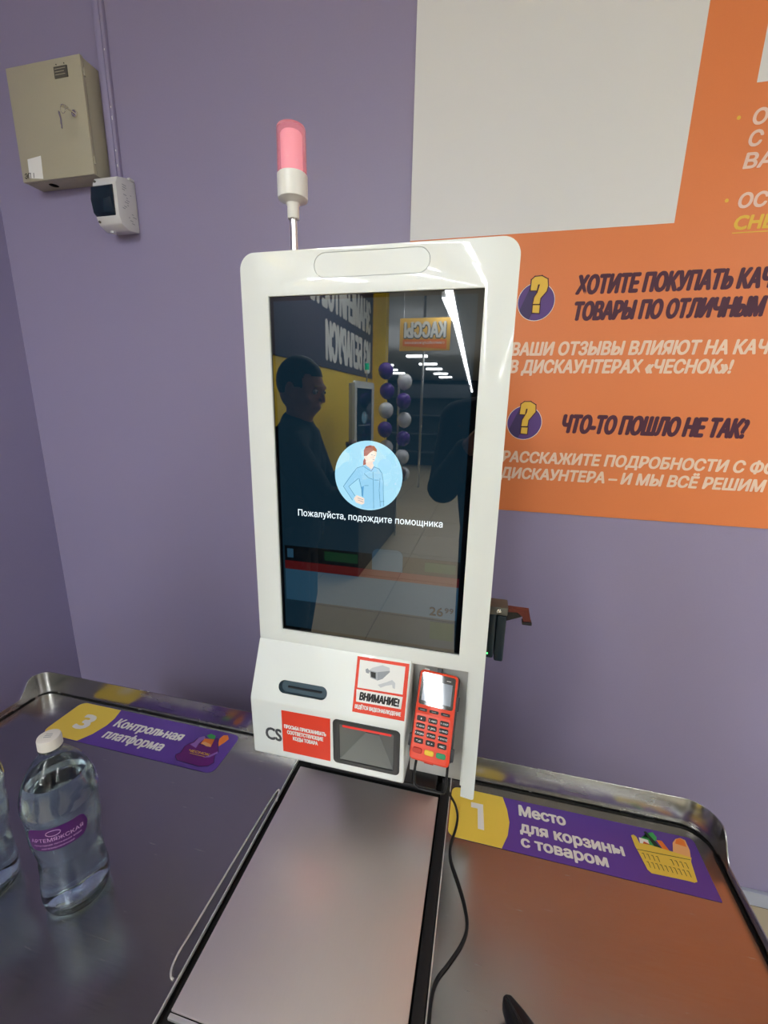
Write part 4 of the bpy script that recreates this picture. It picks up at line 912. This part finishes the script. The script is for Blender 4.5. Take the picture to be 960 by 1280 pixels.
def head(c, yaw, pitch=0.0):
    R = Matrix.Rotation(yaw, 3, 'Z') @ Matrix.Rotation(pitch, 3, 'Y'); c = Vector(c)   # face looks to local +x
    P = lambda x, y, z: c+R @ Vector((x, y, z))
    parts = [ell(c, (0.093, 0.074, 0.100), R), ell(P(0.028, 0, -0.055), (0.062, 0.056, 0.062), R), cone_between(P(0.060, 0, -0.098), 0.018, P(0.030, 0, -0.088), 0.04),
             cone_between(P(0.092, 0, 0.008), 0.008, P(0.108, 0, -0.022), 0.012, 10), ell(P(0.086, 0, 0.022), (0.012, 0.045, 0.010), R),
             ell(P(0.090, 0, -0.052), (0.009, 0.026, 0.007), R), ell(P(0.088, 0, -0.063), (0.009, 0.024, 0.007), R)]
    for s in (1, -1): parts += [ell(P(-0.002, s*0.076, -0.008), (0.018, 0.008, 0.031), R), ell(P(0.062, s*0.038, -0.028), (0.026, 0.022, 0.022), R)]
    hair = [ell(P(-0.012, 0, 0.022), (0.096, 0.081, 0.096), R)]
    return parts, hair, P, R
def person(label, J, hc, hyaw, hpitch, hands, top_m, cat='person', hood=False):
    t = thing('person', label, 'person', (J['hip'][0], J['hip'][1], FLOOR))
    hp, hair, P, R = head(hc, hyaw, hpitch)
    V = Vector; hip = V(J['hip']); ch = V(J['chest']); nk = V(J['neck'])
    sh = [V(p) for p in J['sh']]; el = [V(p) for p in J['el']]; wr = [V(p) for p in J['wr']]
    lat = (sh[0]-sh[1]).normalized()
    hj = [hip+lat*0.085, hip-lat*0.085]; kn = [V(p) for p in J['kn']]; an = [V(p) for p in J['an']]
    def skeleton(g, arms=True, torso=True, legs=True):
        a = []
        if torso:
            a += [cone_between(hip+lat*0.055, 0.115+g, ch+lat*0.07, 0.120+g), cone_between(hip-lat*0.055, 0.115+g, ch-lat*0.07, 0.120+g), cone_between(ch+lat*0.06, 0.118+g, nk-V((0, 0, 0.06)), 0.075+g), cone_between(ch-lat*0.06, 0.118+g, nk-V((0, 0, 0.06)), 0.075+g)]
            a += [cone_between(s, 0.058+g, nk-V((0, 0, 0.045)), 0.06+g) for s in sh]
        if arms:
            for k in (0, 1): a += [cone_between(sh[k], 0.056+g, el[k], 0.042+g), cone_between(el[k], 0.043+g, wr[k]-(wr[k]-el[k]).normalized()*(0.025 if g > 0.003 else 0), 0.027+g)]
        if legs:
            for k in (0, 1): a += [cone_between(hj[k], 0.088+g, kn[k], 0.058+g), cone_between(kn[k], 0.056+g, an[k], 0.036+g*1.6)]
        return a
    parts = skeleton(0.0)+hp+[cone_between(nk-V((0, 0, 0.05)), 0.06, V(hc)-V((0, 0, 0.04)), 0.052)]
    for k in (0, 1): parts += hand(wr[k], hands[k][0], hands[k][1], hands[k][2], 1 if k == 0 else -1)
    for k in (0, 1): parts.append(cone_between(an[k]-V((0, 0, 0.03)), 0.035, an[k]+V(J['toe'])*0.12-V((0, 0, 0.045)), 0.03))
    fuse('body', parts, 0.0075, 'skin', t)
    # hair: shell trimmed away from the face
    ho = fuse('hair', hair, 0.008, 'hair', t)
    me = ho.data; bm = bmesh.new(); bm.from_mesh(me); Ri = R.inverted(); loc = root_of(ho).matrix_basis.translation
    dl = []
    for v in bm.verts:
        q = Ri @ (v.co+loc-V(hc))
        if q.x > 0.045 and q.z < 0.055 or q.z < -0.045 or (q.x > 0.0 and q.z < 0.0): dl.append(v)
    bmesh.ops.delete(bm, geom=dl, context='VERTS'); bm.to_mesh(me); bm.free()
    for s in (1, -1):
        e = obj('eye', ell(P(0.082, s*0.030, 0.004), (0.010, 0.012, 0.010), R), 'paper', t); obj('iris', ell(P(0.0895, s*0.030, 0.004), (0.0035, 0.005, 0.005), R), 'hair', e)
    jk = skeleton(0.016, True, True, False)+[cone_between(hip-V((0, 0, 0.08))+lat*0.05, 0.135, hip+lat*0.05, 0.13), cone_between(hip-V((0, 0, 0.08))-lat*0.05, 0.135, hip-lat*0.05, 0.13), cone_between(nk-V((0, 0, 0.06)), 0.08, nk-V((0, 0, 0.01)), 0.068)]
    fuse('jacket', jk, 0.010, top_m, t, 3)
    fuse('trousers', [p for p in skeleton(0.012, False, False, True)]+[cone_between(hip+lat*0.05, 0.12, hip-lat*0.05, 0.12)], 0.011, 'trousers', t, 3)
    for k in (0, 1):
        a = an[k]; d = V(J['toe'])
        sbm = [cone_between(V((a.x, a.y, FLOOR+0.048))-d*0.04, 0.046, V((a.x, a.y, FLOOR+0.040))+d*0.15, 0.038)]
        fuse('shoe', sbm, 0.008, 'shoe', t)
    return t
person('person in a dark jacket, head in profile, reflected at the left of the display',
       dict(hip=(-0.74, -1.56, 0.26), chest=(-0.72, -1.54, 0.44), neck=(-0.69, -1.53, 0.63), sh=((-0.66, -1.37, 0.555), (-0.74, -1.72, 0.555)), el=((-0.50, -1.35, 0.34), (-0.66, -1.80, 0.30)), wr=((-0.31, -1.37, 0.42), (-0.50, -1.66, 0.44)),
            kn=((-0.70, -1.47, -0.16), (-0.74, -1.66, -0.16)), an=((-0.75, -1.47, FLOOR+0.09), (-0.79, -1.66, FLOOR+0.09)), toe=(0.9, 0.1, 0)),
       (-0.665, -1.525, 0.765), 0.15, 0.25, (((0.9, 0.0, 0.25), (0.1, 0.3, 1.0), 1.2), ((0.5, 0.6, 0.6), (-0.3, 0.5, 0.5), 0.5)), 'jacket')
person('photographer in a dark brown-grey coat holding a phone, reflected at the right of the display',
       dict(hip=(0.16, -1.56, 0.27), chest=(0.15, -1.53, 0.46), neck=(0.14, -1.50, 0.74), sh=((-0.045, -1.52, 0.655), (0.325, -1.52, 0.655)), el=((-0.085, -1.44, 0.42), (0.36, -1.42, 0.42)), wr=((0.005, -1.235, 0.585), (0.165, -1.235, 0.575)),
            kn=((0.05, -1.52, -0.16), (0.26, -1.52, -0.16)), an=((0.05, -1.56, FLOOR+0.09), (0.27, -1.56, FLOOR+0.09)), toe=(0.05, 0.95, 0)),
       (0.145, -1.465, 0.895), PI/2, 0.15, (((0.45, 0.85, 0.35), (1.0, 0.1, 0.2), 0.55), ((-0.45, 0.85, 0.35), (-1.0, 0.1, 0.2), 0.55)), 'coat')
ph = thing('smartphone', 'dark smartphone held up by the photographer behind the camera', 'phone', (0.085, -1.142, 0.60))
obj('case', box(0.047, 0.123, -1.1450, -1.1370, 0.565, 0.720, 0.003), 'phone', ph)

bpy.context.view_layer.update()
